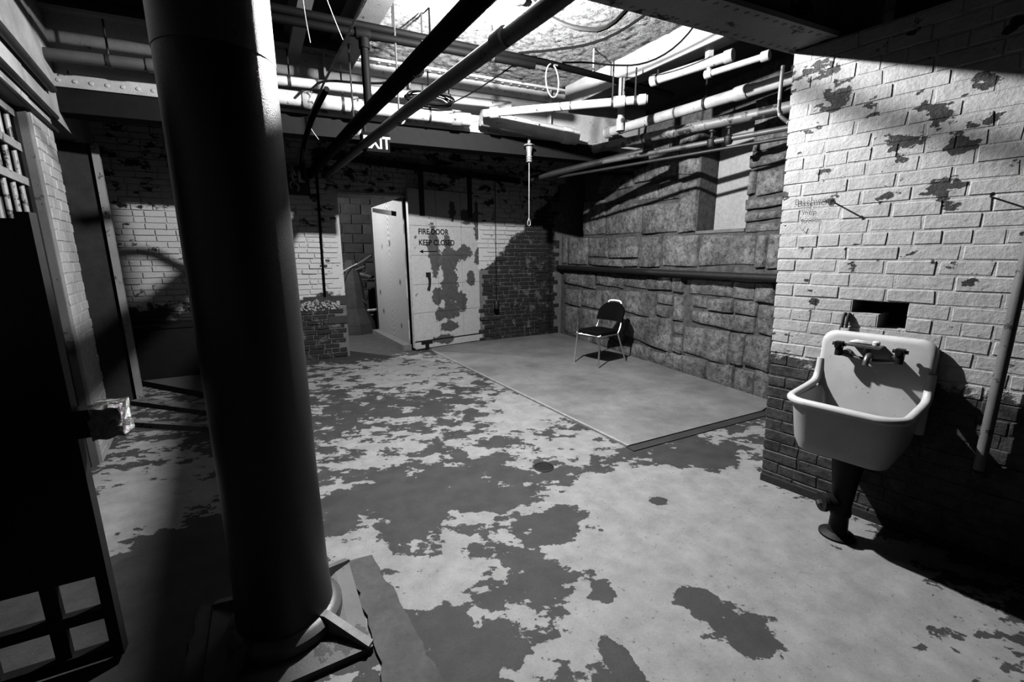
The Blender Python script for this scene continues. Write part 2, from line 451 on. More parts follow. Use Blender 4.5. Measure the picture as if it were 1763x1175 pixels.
def brick_rank(b):
    xc, zc, l = b
    if 2.6 <= xc <= 3.75 and zc < 2.2: return 0
    if -.45 <= xc < .31 and zc < 2.3: return 0
    if -2.4 < xc < -1.2 and .8 < zc < 2.05: return 1
    return 2
cand.sort(key=brick_rank)
rest = MB()
for i, (xc, zc, l) in enumerate(cand):
    pr = rb.uniform(-.004, .006) + (.01 if rb.random() < .1 else 0)
    p = BW(xc, -.022+pr, zc)
    if i < 300:
        o = link('brick', rb.choice(BB), None, wall_back); o.location = p; o.rotation_euler = (0, 0, BA); o.scale = (l/.2, 1, 1)
    else:
        d = Vector((math.cos(BA), math.sin(BA), 0)); rest.bar(p-d*l/2, p+d*l/2, .05, .064)
o = rest.build('bricks', M['back_brick'], wall_back); o['kind'] = 'stuff'
# steel lintel edge and jamb angle of the doorway
mb = MB(); mb.bar(BW(.31, .02, 2.44), BW(1.34, .02, 2.44), .04, .03); mb.bar(BW(1.345, .02, 1.35), BW(1.345, .02, 2.44), .03, .04)
o = mb.build('doorway_angle_iron', plain('angle_white', .55, .5), wall_back); o['label'] = 'thin white steel edging round the doorway'
# chipped pale mortar crust on the bare brick left of the doorway
rnd = random.Random(5)
mb = MB()
for i in range(170):
    x = rnd.uniform(-.36, .22); z = .80 + rnd.uniform(-.06, .10)*(1-abs(x+.08)*1.2)
    mb.dome(BW(x, .012, z), (0, -1, .2), rnd.uniform(.006, .018), .6)
o = mb.build('mortar_crust', plain('mortar_crust', .38, .9), wall_back); o['kind'] = 'stuff'
# black tar band over the bare brick
mb = MB(); bwbox(mb, -.45, .31, .82, .95, -.02, .014); mb.build('tar_band', M['concrete_dark'], wall_back)
mb = MB(); bwbox(mb, .04, .315, .53, .64, -.02, .018); mb.build('tar_patch', M['concrete_dark'], wall_back)

# ---- right wall: stone masonry on X = 4.24 with a boarded niche, set-back dark corner high up
mb = MB()
WX = 4.275
mb.box(WX, 4.9, 1.6, 7.6, -.1, 1.80)
mb.box(WX, 4.9, 4.12, 6.65, 1.80, 3.62); mb.box(4.70, 4.9, 6.65, 7.6, 1.80, 3.62)
mb.box(WX, 4.9, 1.6, 3.44, 1.80, 3.62); mb.box(WX, 4.9, 3.44, 4.12, 3.02, 3.62)
wall_right = struct(mb.build('wall_right', M['stone_mortar']), 'rough squared stone wall')
mb = MB(); mb.box(4.56, 4.60, 3.40, 4.16, 1.78, 3.04); o = mb.build('niche_board', M['pane'], wall_right); o['label'] = 'pale board closing the window niche'
mb = MB(); mb.box(4.26, 4.58, 3.44, 4.12, 1.78, 1.815); mb.build('niche_sill', plain('sill_stone', .16, .8), wall_right)
STONES = [(7.25,6.21,1.23,1.26,1.01,.95),(6.21,5.47,1.25,1.25,1.04,1.01),(5.47,4.93,1.25,1.26,1.06,1.04),(4.93,4.44,1.25,1.25,1.04,1.06),(4.44,4.24,1.25,1.25,1.04,1.04),(4.14,3.51,1.25,1.25,1.05,1.04),(3.51,3.23,1.25,1.25,1.04,1.04),(3.23,2.99,1.25,1.26,1.03,1.02),(7.24,6.66,.9,.92,.62,.59),(6.66,6.01,.92,.96,.63,.62),(6.01,5.45,.96,.99,.64,.63),(5.43,4.75,.99,1.02,.67,.63),(4.73,4.42,1.0,1.02,.87,.86),(4.72,4.47,.84,.86,.7,.68),(4.4,4.22,1.0,1.01,.67,.67),(4.08,3.85,1.03,1.03,.89,.88),(3.84,3.48,1.02,1.04,.87,.87),(3.47,3.18,1.03,1.03,.88,.87),(3.16,2.95,1.01,1.02,.7,.68),(7.22,6.75,.57,.59,.07,.03),(6.75,6.02,.58,.61,.16,.09),(6.02,5.4,.61,.62,.23,.16),(5.38,4.39,.61,.7,.29,.22),(4.37,4.21,.65,.66,.5,.49),(4.36,4.2,.46,.48,.26,.24),(4.07,3.19,.85,.87,.7,.67),(4.18,3.49,.62,.67,.28,.25),(3.48,3.29,.66,.67,.29,.29),(3.28,2.97,.65,.69,.32,.29),(6.74,6.26,.07,.12,0,0),(6.26,5.45,.12,.18,0,0),(5.45,4.79,.2,.23,0,0),(4.77,4.49,.17,.19,0,0),(4.48,4.16,.23,.24,0,0),(4.15,3.78,.24,.26,0,0),(3.77,3.39,.24,.28,0,0),(3.39,3.14,.26,.27,0,0),(3.13,2.94,.3,.31,0,0),
(7.36,7.18,1.9,1.84,1.36,1.38),(7.13,6.49,1.85,1.82,1.35,1.36),(6.46,5.9,1.82,1.8,1.49,1.49),(6.44,5.52,1.47,1.47,1.36,1.34),(5.87,5.16,1.81,1.79,1.47,1.49),(5.49,5.16,1.46,1.46,1.34,1.36),(5.13,4.71,1.79,1.78,1.35,1.36),(4.65,4.05,1.79,1.77,1.38,1.38),(4.04,3.28,1.77,1.74,1.39,1.42),(3.27,3.15,1.74,1.73,1.38,1.39),(3.14,2.98,1.74,1.73,1.37,1.39),
(6.65,6.01,2.46,2.4,1.86,1.86),(5.98,5.13,2.32,2.25,1.84,1.84),(5.29,4.83,2.49,2.48,2.29,2.28),(4.81,4.39,2.49,2.46,2.24,2.23),(5.1,4.43,2.22,2.19,1.81,1.82),(4.42,4.13,2.42,2.42,1.8,1.81),(6.2,5.35,2.81,2.68,2.5,2.50),(3.43,3.35,2.41,2.4,2.14,2.16),(3.34,3.03,2.39,2.36,2.12,2.14),(3.44,3.02,2.12,2.1,1.99,2.01),(3.44,3.02,1.98,1.97,1.87,1.89),(3.43,3.01,1.86,1.85,1.76,1.76),(3.44,3.04,2.56,2.51,2.42,2.42),(5.32,4.49,2.80,2.73,2.53,2.52),(4.47,4.13,2.73,2.67,2.52,2.47),(3.44,3.04,2.75,2.70,2.58,2.55),
(5.3,4.5,3.1,3.1,2.83,2.76),(4.47,4.13,3.1,3.1,2.76,2.70),(6.2,5.35,3.1,3.1,2.84,2.72),(3.44,3.04,3.1,3.1,2.78,2.73)]
def stone_mesh(st, seed):
    y0, y1, a, b, c, d = st                       # y0 > y1 ; top z at y0,y1 ; bottom z at y0,y1
    g = .004
    rnd = random.Random(seed)
    w_ = y0-y1; h_ = ((a-c)+(b-d))/2
    ni = max(5, min(10, int(w_/.09)+4)); nj = max(5, min(9, int(h_/.07)+4))
    prot = .045 + rnd.uniform(-.012, .022); vs_ = []; fs = []
    eu, ev = .013/w_, .013/h_
    us = [0, eu*.45, eu]+[eu+(1-2*eu)*q_/(ni-4) for q_ in range(1, ni-4)]+[1-eu, 1-eu*.45, 1] if ni > 4 else [0, eu, .5, 1-eu, 1]
    vl = [0, ev*.45, ev]+[ev+(1-2*ev)*q_/(nj-4) for q_ in range(1, nj-4)]+[1-ev, 1-ev*.45, 1] if nj > 4 else [0, ev, .5, 1-ev, 1]
    ni, nj = len(us)-1, len(vl)-1
    for j in range(nj+1):
        v = vl[j]
        for i in range(ni+1):
            u = us[i]
            y = (y0-g)+(y1+g-y0+g)*u
            zt = a+(b-a)*u-g; zb = c+(d-c)*u+(g if c > .01 else 0); z = zb+(zt-zb)*v
            e = min(u*w_, (1-u)*w_, v*h_, (1-v)*h_)
            k = min(1, e/.014); k = math.sqrt(max(0, k*(2-k)))
            nz = noise.fractal(Vector((y*3.5+seed, z*3.5, seed*1.7)), .9, 2.0, 4)
            jy = noise.noise(Vector((y*6, z*6, seed)))*.010*(1 if 0 < i < ni else .9)
            jz = noise.noise(Vector((y*6, z*6, seed+9)))*.010
            vs_.append((4.29 - (prot*k + (nz*.020*k)), y+jy, max(z+jz, 0)))
    for j in range(nj):
        for i in range(ni):
            q = j*(ni+1)+i; fs.append((q, q+1, q+ni+2, q+ni+1))
    m_ = bpy.data.meshes.new('stone'); m_.from_pydata(vs_, [], fs)
    for p in m_.polygons: p.use_smooth = True
    m_.materials.append(M['stone'])
    return m_
for i, st in enumerate(STONES): link('stone', stone_mesh(st, i*3.3), None, wall_right)

# ---- brick pier that carries the sink
pc = Vector((2.69, 1.85, 0)); pd = Vector((.2402, -.9707, 0)); pn = Vector((.9707, .2402, 0))
PANG = math.atan2(pd.y, pd.x)
def PW(s, o, z): return pc + pd*s - pn*o + Vector((0, 0, z))
def pbox(mb, sa, sb, oa, ob, za, zb, lean=0):
    vs_ = []
    for z in (za, zb):
        for s_, o_ in ((sa, ob), (sb, ob), (sb, oa), (sa, oa)): vs_.append(PW(s_ + (lean*z if s_ == sa else 0), o_, z))
    mb.add(vs_, [(0,3,2,1),(4,5,6,7),(0,1,5,4),(1,2,6,5),(2,3,7,6),(3,0,4,7)])
LEAN = -.033
mb = MB()
pbox(mb, .01, 2.6, -1.9, -.22, -.05, 2.71, LEAN); pbox(mb, .35, 2.6, -1.9, -.06, 2.71, 3.62)
wall_pier = struct(mb.build('wall_right_pier', M['block_dark']), 'white painted brick pier with bare dark dado behind the sink')
mb = MB()
pbox(mb, .008, .37, -.22, -.0048, 0, 2.71, LEAN); pbox(mb, .615, 2.6, -.22, -.0048, 0, 2.71)
pbox(mb, .37, .615, -.22, -.0048, 0, 1.135); pbox(mb, .37, .615, -.22, -.0048, 1.283, 2.71); pbox(mb, .37, .495, -.22, -.0048, 1.135, 1.21)
mb.build('mortar_bed', M['pier_mortar'], wall_pier)
PB = [brick_mesh('brick', .2, .07, .069, 40+i, .005) for i in range(8)]
for m_ in PB: m_.materials.append(M['pier_brick'])
rp = random.Random(21); CH = .0752; pcount = 0
for c in range(36):
    zc = .040 + c*CH; s_ = LEAN*zc + .0
    first = True; head = (c % 6 == 3)
    while s_ < 1.62:
        l = .1 if head else (.1 if (first and c % 2) else rp.choice((.205, .21, .19, .2, .22, .16, .23, .21)))
        first = False
        sc = s_ + l/2
        gap = (.37, .61) if 1.205 < zc < 1.285 else ((.495, .61) if 1.13 < zc < 1.21 else None)
        if gap:
            if gap[0]-.02 <= s_ < gap[1]: s_ = gap[1]+.004; continue
            if s_ < gap[0] < s_+l: l = gap[0]-s_; sc = s_+l/2
        o = link('brick', rp.choice(PB), None, wall_pier)
        o.location = PW(sc, -.0375+rp.uniform(-.0012, .002), zc + rp.uniform(-.002, .002)); o.rotation_euler = (rp.uniform(-.01, .01), rp.uniform(-.006, .006), PANG+rp.uniform(-.006, .006))
        o.scale = (l/.2, 1, 1); pcount += 1
        s_ += l + .0075
# skirting fillet of cement at the foot of the pier
mb = MB(); pbox(mb, 0, 2.6, -.02, .012, 0, .05); mb.build('cement_fillet', M['concrete_dark'], wall_pier)

# ---- left wall
lp = Vector((-1.52, 3.46, 0)); ld = Vector((-.2111, .9775, 0)); lnn = Vector((.9775, .2111, 0))
def LW(t, o, z): return lp + ld*t + lnn*o + Vector((0, 0, z))
def lbox(mb, ta, tb, oa, ob, za, zb):
    vs_ = [LW(t, o, z) for z in (za, zb) for t, o in ((ta, oa), (tb, oa), (tb, ob), (ta, ob))]
    mb.add(vs_, [(0,3,2,1),(4,5,6,7),(0,1,5,4),(1,2,6,5),(2,3,7,6),(3,0,4,7)])
mb = MB()
lbox(mb, .63, 1.20, -.40, -.0045, 0, 3.62)                        # painted pillar
lbox(mb, -5.5, -2.0, -.40, 0, 0, 3.62); lbox(mb, -2.0, .63, -.40, 0, 2.5, 3.62); lbox(mb, 1.20, 2.22, -.40, 0, 2.62, 3.62)
lbox(mb, 2.32, 4.6, -.40, -.05, 2.62, 3.62)
wall_left = struct(mb.build('wall_left', M['left_paint']), 'white painted brick wall with cell openings')
LB = [brick_mesh('brick', .2, .05, .0665, 60+i, .005) for i in range(4)]
for m_ in LB: m_.materials.append(M['left_paint'])
rl = random.Random(31); LANG = math.atan2(ld.y, ld.x)
for c in range(34):
    zc = .04 + c*.0752; t_ = .635
    ls = (.1, .2, .2, .04) if c % 2 else (.2, .2, .135)
    for l in ls:
        o = link('brick', rl.choice(LB), None, wall_left); o.location = LW(t_+l/2, -.0255+rl.uniform(-.002, .002), zc)
        o.rotation_euler = (0, 0, LANG); o.scale = (l/.2, 1, 1); t_ += l+.0095
mb = MB(); lbox(mb, 2.29, 2.36, -.4, .07, 0, 2.62); lbox(mb, 1.23, 2.3, -.42, -.38, 0, 2.62); mb.build('dark_doorway_fill', M['block_dark'], wall_left)  # dark jamb side and sheet stand in for the doorway's shade
mb = MB(); lbox(mb, .60, .64, -.40, -.02, 0, 2.5); mb.build('door_reveal', chipped('reveal_shade', .13, .03, 6, .4, .8), wall_left)  # reveal coloured darker than the wall face to carry its shade
mb = MB(); lbox(mb, 2.25, 2.33, .07, .125, 0, 2.62); o = mb.build('door_jamb_post', chipped('jamb_paint', .30, .04, 8, .4, .7), wall_left)
o['label'] = 'narrow pale jamb of the dark cell doorway'
# conduits along the head of the left wall
for z, r_, o_ in ((2.60, .02, .02), (2.80, .028, .03), (2.50, .012, .012)):
    mb = MB(); mb.tube([LW(-3, o_, z), LW(1.25, o_, z)], r_, 10); mb.build('wall_conduit', M['dark_metal'], wall_left, True)

# ---- closing walls (dark, out of sight)
mb = MB(); mb.box(-5, 6, -3.2, -3, 0, 3.8); struct(mb.build('wall_front', M['block_dark']))
mb = MB(); mb.box(-5.2, -5, -3, 11, 0, 3.8); struct(mb.build('wall_far_left', M['block_dark']))
mb = MB(); mb.box(5.4, 5.6, -3, 11, 0, 3.8); struct(mb.build('wall_far_right', M['block_dark']))
# next room beyond the doorway: dark block wall, blocks as pieces
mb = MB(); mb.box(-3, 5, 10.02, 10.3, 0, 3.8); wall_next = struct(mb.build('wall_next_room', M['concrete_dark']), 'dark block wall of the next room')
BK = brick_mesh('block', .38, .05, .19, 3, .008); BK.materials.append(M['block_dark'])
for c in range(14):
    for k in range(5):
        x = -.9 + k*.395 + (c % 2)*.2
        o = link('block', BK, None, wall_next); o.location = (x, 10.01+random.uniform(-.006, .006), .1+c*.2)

# ---- left alcove: curbs and raised floor
mb = MB()
def lowcurb(a, b, wd, z0, z1):
    m2 = MB(); m2.bar((a[0], a[1], (z0+z1)/2), (b[0], b[1], (z0+z1)/2), wd, z1-z0); return m2
cm = chipped('curb_paint', .20, .04, 7, .42, .8)
struct(lowcurb((-1.93, 5.68), (-.7, 4.62), .13, 0, .05).build('trim_1', cm), 'pale worn concrete curb before the alcove')
struct(lowcurb((-1.86, 4.98), (-.6, 4.18), .05, 0, .05).build('trim_2', cm), 'thin pale threshold strip')
mb = MB(); mb.prism([(-2.12, 6.45), (-.9, 5.15), (-.3, 6.95), (-2.5, 6.83)], 0, .07); struct(mb.build('trim_3', plain('alcove_slab', .09, .85)), 'raised grey floor slab in the alcove')

# ================================================================== STEEL BEAMS
def ibeam(t, a, b, wd, z0, z1, mat, fl=.02, web=.018):
    """I-section between plan points a, b"""
    a = Vector((a[0], a[1], 0)); b = Vector((b[0], b[1], 0))
    for nm, za, zb, ww in (('bottom_flange', z0, z0+fl, wd), ('top_flange', z1-fl, z1, wd), ('web', z0+fl, z1-fl, web)):
        mb = MB(); zc = Vector((0, 0, (za+zb)/2)); mb.bar(a+zc, b+zc, ww, zb-za); mb.build(nm, mat, t)
# riveted plate girder across the room
t = thing('riveted_girder', 'white riveted steel plate girder crossing the room behind the pipes', 'beam')
mb = MB(); mb.box(-1.9, 4.2, 5.0, 5.2, 2.716, 2.905); mb.build('lower_plate', plain('shaded_plate', .007, .8, spec=.1), t)  # near-black colour carries the plate's shade; depth set to shadow the back wall
ibeam(t, (-1.9, 5.10), (4.2, 5.10), .24, 2.905, 3.50, M['beam_white'], .025)
mb = MB(); mb.box(-1.9, 4.2, 5.075, 5.09, 3.36, 3.475); mb.build('angle_iron', M['beam_white'], t)
mb = MB(); mb.box(-1.9, 4.2, 5.078, 5.09, 2.93, 3.03); mb.build('angle_iron', M['beam_white'], t)
mb = MB()
for i in range(57):
    x = -1.85+i*.105; mb.dome((x, 5.075, 3.41), (0, -1, 0), .017); mb.dome((x+.05, 5.02, 3.475), (0, 0, -1), .018)
    mb.dome((x, 5.078, 2.98), (0, -1, 0), .017); mb.dome((x, 5.02, 2.905), (0, 0, -1), .016)
o = mb.build('rivet_heads', M['beam_white'], t, True); o['kind'] = 'stuff'
for x in (1.02, 2.70, .2):
    mb = MB(); mb.box(x-.01, x+.01, 5.0, 5.09, 2.93, 3.475); mb.build('stiffener', M['beam_white'], t)
# dark girder from the column to the pier
t = thing('dark_girder', 'dark flaking steel girder resting on the column and the brick pier', 'beam')
ibeam(t, (-1.15, 1.85), (3.3, 1.85), .25, 2.72, 3.60, M['girder_flake'], .025, .03)
mb = MB()
for i in range(60):
    for yy in (1.76, 1.94): mb.dome((-1.1+i*.07, yy, 2.72), (0, 0, -1), .014)
o = mb.build('rivet_heads', M['girder_flake'], t, True); o['kind'] = 'stuff'
# white side beam on the right of the lit bay
t = thing('side_beam', 'white painted concrete-cased beam bordering the bright plaster bay', 'beam')
mb = MB(); mb.bar((2.93, 4.96, 3.40), (3.36, 2.0, 3.40), .12, .24); mb.build('beam_casing', chipped('casing_white', .5, .06, 5, .37, .7), t)
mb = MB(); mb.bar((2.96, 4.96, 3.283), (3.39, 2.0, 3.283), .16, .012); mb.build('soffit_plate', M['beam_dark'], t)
mb = MB(); mb.prism([(3.0, 4.96), (3.42, 2.0), (4.26, 2.0), (4.26, 4.96)], 3.40, 3.46); struct(mb.build('trim_4', M['ceiling_dark'])); 
# joists over the left half
for k, (xa, xb, wd, txt) in enumerate(((.80, .35, .17, 'grey steel joist edging the bright plaster bay on the column side'),
                                   (.29, -.08, .10, 'narrow grey steel joist between column and plaster bay'),
                                   (-.55, -1.0, .14, 'dark steel joist above the column'))):
    t = thing('steel_joist', txt, 'beam', group='ceiling joists')
    ibeam(t, (xa, 1.99), (xb, 4.97), wd, 3.342, 3.60, M['beam_grey'] if k < 2 else M['beam_dark'])

# ================================================================== COLUMN
t = thing('iron_column', 'thick dark cast-iron column on a flanged square foot', 'column', (-.25, 1.80, 0))
mb = MB(); mb.lathe([(.183, .07), (.180, .12), (.172, .30), (.168, .7), (.168, 2.17)], n=48); mb.build('shaft', M['column_dark'], t, True)
mb = MB(); mb.lathe([(.1695, 2.17), (.1695, 2.72)], n=48); o = mb.build('painted_band', M['column_band'], t, True); o['label'] = 'grey painted upper band of column'
mb = MB(); mb.lathe([(.20, .05), (.215, .065), (.215, .10), (.20, .115), (.183, .125)], n=48); mb.build('collar', M['column_band'], t, True)
fm = chipped('foot_paint', .16, .03, 9, .4, .6)
ca = math.radians(6.1)                            # the foot is turned a little against the room
def FR(x, y, z): return (x*math.cos(ca)-y*math.sin(ca), x*math.sin(ca)+y*math.cos(ca), z)
mb = MB()
q = [(-.285, -.285), (.285, -.285), (.285, .285), (-.285, .285)]
i_ = [(.75*x, .75*y) for x, y in q]
mb.add([FR(x, y, 0) for x, y in q]+[FR(x, y, .03) for x, y in q]+[FR(x, y, .055) for x, y in i_],
       [(3,2,1,0),(0,1,5,4),(1,2,6,5),(2,3,7,6),(3,0,4,7),(4,5,9,8),(5,6,10,9),(6,7,11,10),(7,4,8,11),(8,9,10,11)])
mb.build('foot_plate', fm, t)
for k in range(4):
    a = PI/4 + k*PI/2; d = Vector((math.cos(a), math.sin(a), 0)); n_ = Vector((-math.sin(a), math.cos(a), 0))*.016
    vs_ = []
    for sgn in (-1, 1):
        for r_, z in ((.15, .03), (.395, .03), (.395, .042), (.20, .13), (.15, .13)):
            p = d*r_+n_*sgn; vs_.append(FR(p.x, p.y, z))
    mb = MB(); mb.add(vs_, [(4,3,2,1,0),(5,6,7,8,9)]+[(i, (i+1) % 5, (i+1) % 5+5, i+5) for i in range(5)])
    mb.build('gusset', plain('lit_gusset_%d' % k, .30, .6) if k == 3 else fm, t)  # front-right gusset made paler: the light on it is in the colour

# ================================================================== FIRE DOOR
fa = math.atan2(.33, 1.34)
t = thing('fire_door', 'peeling white sliding fire door with black stencilled lettering', 'door', (1.31, 6.975, 0), fa)
DW, DH = 1.38, 2.55
mb = MB(); mb.box(0, DW, 0, .06, .05, DH); mb.build('core', plain('door_core', .12, .7), t)
zs = [.16, .62, 1.08, 1.54, 2.0, DH-.0]; xs = [0, .46, .92, DW]
for i in range(3):
    for j in range(5):
        mb = MB(); mb.box(xs[i]+.002, xs[i+1]-.002, -.012, .004, zs[j]+.002, zs[j+1]-.002); mb.build('tin_panel', M['fire'], t, bevel=.0025)
mb = MB(); mb.box(0, DW, -.018, .06, .03, .150); mb.build('kick_rail', M['fire'], t, bevel=.004)
mb = MB(); mb.box(-.005, DW+.005, -.022, .06, .146, .162); mb.build('drip_strip', M['black_metal'], t)
mb = MB(); mb.box(-.012, 0, -.014, .06, .05, DH); o = mb.build('edge_strip', plain('edge_white', .5, .6), t)
mb = MB(); mb.tube([(.27, -.055, 1.24), (.285, -.06, 1.16), (.28, -.05, 1.06), (.265, -.04, 1.0)], [.022, .02, .02, .026], 10); mb.box(.24, .32, -.03, -.012, 1.2, 1.27)
mb.build('pull_handle', M['black_metal'], t, True)
mb = MB(); mb.box(.10, .30, -.03, -.016, .10, .16); mb.box(.17, .23, -.04, -.016, -.0, .11); mb.build('floor_guide', M['black_metal'], t)
for x in (.22, 1.10):
    mb = MB(); mb.box(x-.04, x+.04, -.03, -.012, 2.15, 2.85); hg = mb.build('hanger_strap', M['dark_metal'], t)
    mb = MB()
    for z in (2.22, 2.36, 2.5): mb.dome((x, -.03, z), (0, -1, 0), .018)
    mb.build('strap_bolts', M['dark_metal'], hg, True)
    mb = MB(); mb.tube([(x, -.035, 2.86), (x, .03, 2.86)], .06, 16); mb.build('roller', M['dark_metal'], hg, True)
for body, z, sz in (('FIRE DOOR', 1.87, .105), ('KEEP CLOSED', 1.70, .105)):
    me = text_mesh(body, sz, .0008, .0025); o = link('lettering', me, M['letter_black'], t); o.location = (.14, -.0135, z); o.rotation_euler = (PI/2, 0, 0); o.scale = (1.0, 1.15, 1)
mb = MB(); mb.add([(.14, -.0135, 1.60), (.21, -.0135, 1.63), (.21, -.0135, 1.607), (.46, -.0135, 1.607), (.46, -.0135, 1.593), (.21, -.0135, 1.593), (.21, -.0135, 1.57)], [(0, 1, 2, 3, 4, 5, 6)])
mb.build('painted_arrow', M['letter_black'], t)
# door track on the wall
t = thing('door_track', 'dark steel sliding-door track along the back wall above the fire door', 'rail')
mb = MB(); mb.bar(BW(.1, .09, 2.93), BW(3.3, .09, 2.80), .05, .09); mb.build('rail', M['dark_metal'], t)
for x in (.3, 1.2, 2.1, 3.0):
    mb = MB(); z = 2.93-.13*(x-.1)/3.2; mb.bar(BW(x, .0, z+.02), BW(x, .1, z+.02), .06, .05); mb.build('bracket', M['dark_metal'], t)
# counterweight on its line
t = thing('counterweight', 'small black counterweight hanging on a line right of the fire door', 'weight', BW(2.79, .15, 0))
mb = MB(); mb.tube([(0, 0, .74), (0, 0, 2.92)], .006, 6); mb.build('line', M['cable'], t)
mb = MB(); mb.lathe([(.01, .58), (.045, .60), (.05, .68), (.04, .72), (.012, .76)], n=14); mb.build('weight_body', M['iron'], t, True)

# plywood partition standing in the doorway of the next room
pa = math.atan2(8.9-7.17, .99-1.27)
t = thing('plywood_partition', 'knotty plywood sheet partition standing behind the doorway', 'partition', (1.27, 7.17, 0), pa)
PL = 1.75
mb = MB(); mb.box(.0, PL, 0, .02, .10, 2.43); o = mb.build('plywood_sheet', M['ply'], t)
mb = MB(); mb.box(PL-.02, PL+.06, -.06, .03, 0, 2.46); o = mb.build('stud', M['dark_metal'], t); o['label'] = 'dark end post'
mb = MB(); mb.box(-.1, PL-.02, .02, .16, 0, .10); mb.build('floor_plate', plain('floor_plate_wood', .16, .8), t)
# dark strip put in for the slanting shadow bands at the head of the partition
t = thing('plywood_shade_strip', 'dark slanting strip standing for the shadow band on top of the plywood partition', 'shade_strip')
for a, b in (((1.00, 8.6, 2.36), (1.17, 7.5, 2.22)),):
    mb = MB(); mb.bar(Vector(a)-Vector((.03,0,0)), Vector(b)-Vector((.03,0,0)), .02, .07); mb.build('board', M['dark_metal'], t)
# heap of scrap beyond the doorway
rs = random.Random(77)
t = thing('scrap_heap', 'tangled heap of dark scrap with pale bent strips beyond the doorway', 'scrap heap', (.55, 9.3, 0))
for i in range(16):
    p0 = Vector((rs.uniform(-.25, .35), rs.uniform(-.2, .2), rs.uniform(.1, 1.5))); d = Vector((rs.uniform(-1, 1), rs.uniform(-.3, .3), rs.uniform(-.6, .8))).normalized()
    mb = MB(); mb.tube(smooth_path([p0-d*.22, p0+Vector((0, 0, rs.uniform(-.06, .06))), p0+d*.22], 1), rs.uniform(.012, .035), 6)
    mb.build('bent_strip', M['rag'] if i % 3 == 0 else M['concrete_dark'], t)
mb = MB(); mb.lathe([(.42, 0), (.38, .2), (.25, .5), (.2, 1.0), (.1, 1.45)], n=9); mb.build('heap_core', M['block_dark'], t)

# ================================================================== EXIT SIGN
t = thing('exit_sign', 'black hanging sign with white EXIT letters below the girder', 'sign', (.635, 4.965, 2.60))
mb = MB(); mb.box(-.135, .135, -.02, .02, 0, .185); mb.build('sign_box', M['letter_black'], t, bevel=.004)
me = text_mesh('EXIT', .165, .001, .003); o = link('lettering', me, M['letter_white'], t); o.location = (-.13, -.022, .035); o.rotation_euler = (PI/2, 0, 0); o.scale = (.80, 1.0, 1)
for x in (-.1, .1):
    mb = MB(); mb.tube([(x, 0, .185), (x, 0, .31)], .006, 6); mb.build('hanger_rod', M['dark_metal'], t)

# ================================================================== CHAIR
ch = math.atan2(-.25, -.95)                          # facing direction of the seat
t = thing('stacking_chair', 'black padded metal-framed chair standing before the stone wall', 'chair', (3.52, 5.04, .018), ch - PI/2)
# local: +y = front, x = sideways
SZ = .44
def rrect(hw, hd, r, n=5):
    out = []
    for cx, cy, a0 in ((hw-r, hd-r, 0), (-hw+r, hd-r, PI/2), (-hw+r, -hd+r, PI), (hw-r, -hd+r, 1.5*PI)):
        for i in range(n+1):
            a = a0+PI/2*i/n; out.append((cx+r*math.cos(a), cy+r*math.sin(a)))
    return out
mb = MB(); 
prof = [(0.97, SZ-.005), (1.0, SZ+.012), (1.0, SZ+.03), (.93, SZ+.045)]
loops = []; base = rrect(.215, .215, .07)
vs_ = [(x*k, y*k, z) for k, z in prof for x, y in base]; n_ = len(base)
fs = [tuple(range(n_-1, -1, -1)), tuple(range(3*n_, 4*n_))] + [(j*n_+i, j*n_+(i+1) % n_, (j+1)*n_+(i+1) % n_, (j+1)*n_+i) for j in range(3) for i in range(n_)]
mb.add(vs_, fs); mb.build('seat', M['vinyl'], t, True)
# seat rail
mb = MB(); ring = [(x, y, SZ-.012) for x, y in rrect(.213, .213, .06)]; ring.append(ring[0]); mb.tube(ring, .011, 8, False); mb.build('seat_frame', M['chrome'], t, True)
for sx in (-1, 1):
    mb = MB(); mb.tube([(sx*.205, .20, SZ-.01), (sx*.225, .235, 0)], .0115, 8); mb.build('leg', M['chrome'], t, True)
    mb = MB(); mb.tube(smooth_path([(sx*.205, -.18, SZ-.01), (sx*.212, -.24, .28), (sx*.222, -.36, 0)], 1), .0115, 8); mb.build('leg', M['chrome'], t, True)
    mb = MB(); mb.tube(smooth_path([(sx*.208, -.17, SZ-.012), (sx*.208, -.225, SZ+.06), (sx*.195, -.268, SZ+.20)], 2), .011, 8); mb.build('back_post', M['chrome'], t, True)
    mb = MB(); mb.dome((sx*.213, .20, SZ-.005), (sx*.5, .6, .2), .016, .9); mb.build('corner_cap', M['chrome'], t, True)
# curved backrest pad
vs_ = []; fs = []; nu, nv = 10, 6
for side in (0, 1):
    for j in range(nv+1):
        v = j/nv
        for i in range(nu+1):
            u = -1+2*i/nu
            hw = .225*(1 if v < .55 else 1-.30*((v-.55)/.45)**2)
            x = u*hw; z = SZ+.15+v*.255 - (abs(u)**4)*.04*v
            y = -.245 - .085*v + .03*u*u*1.0 + (-.03 if side else .0) + (.012*(1-u*u)*(1-(2*v-1)**2) if not side else 0)
            vs_.append((x, y, z))
m_ = (nu+1)*(nv+1)
for j in range(nv):
    for i in range(nu):
        a = j*(nu+1)+i; fs.append((a, a+1, a+nu+2, a+nu+1)); fs.append((m_+a+nu+1, m_+a+nu+2, m_+a+1, m_+a))
bd = [i for i in range(nu+1)] + [j*(nu+1)+nu for j in range(1, nv+1)] + [nv*(nu+1)+i for i in range(nu-1, -1, -1)] + [j*(nu+1) for j in range(nv-1, 0, -1)]
for a, b in zip(bd, bd[1:]+bd[:1]): fs.append((b, a, m_+a, m_+b))
mb = MB(); mb.add(vs_, fs); mb.build('backrest', M['vinyl'], t, True)
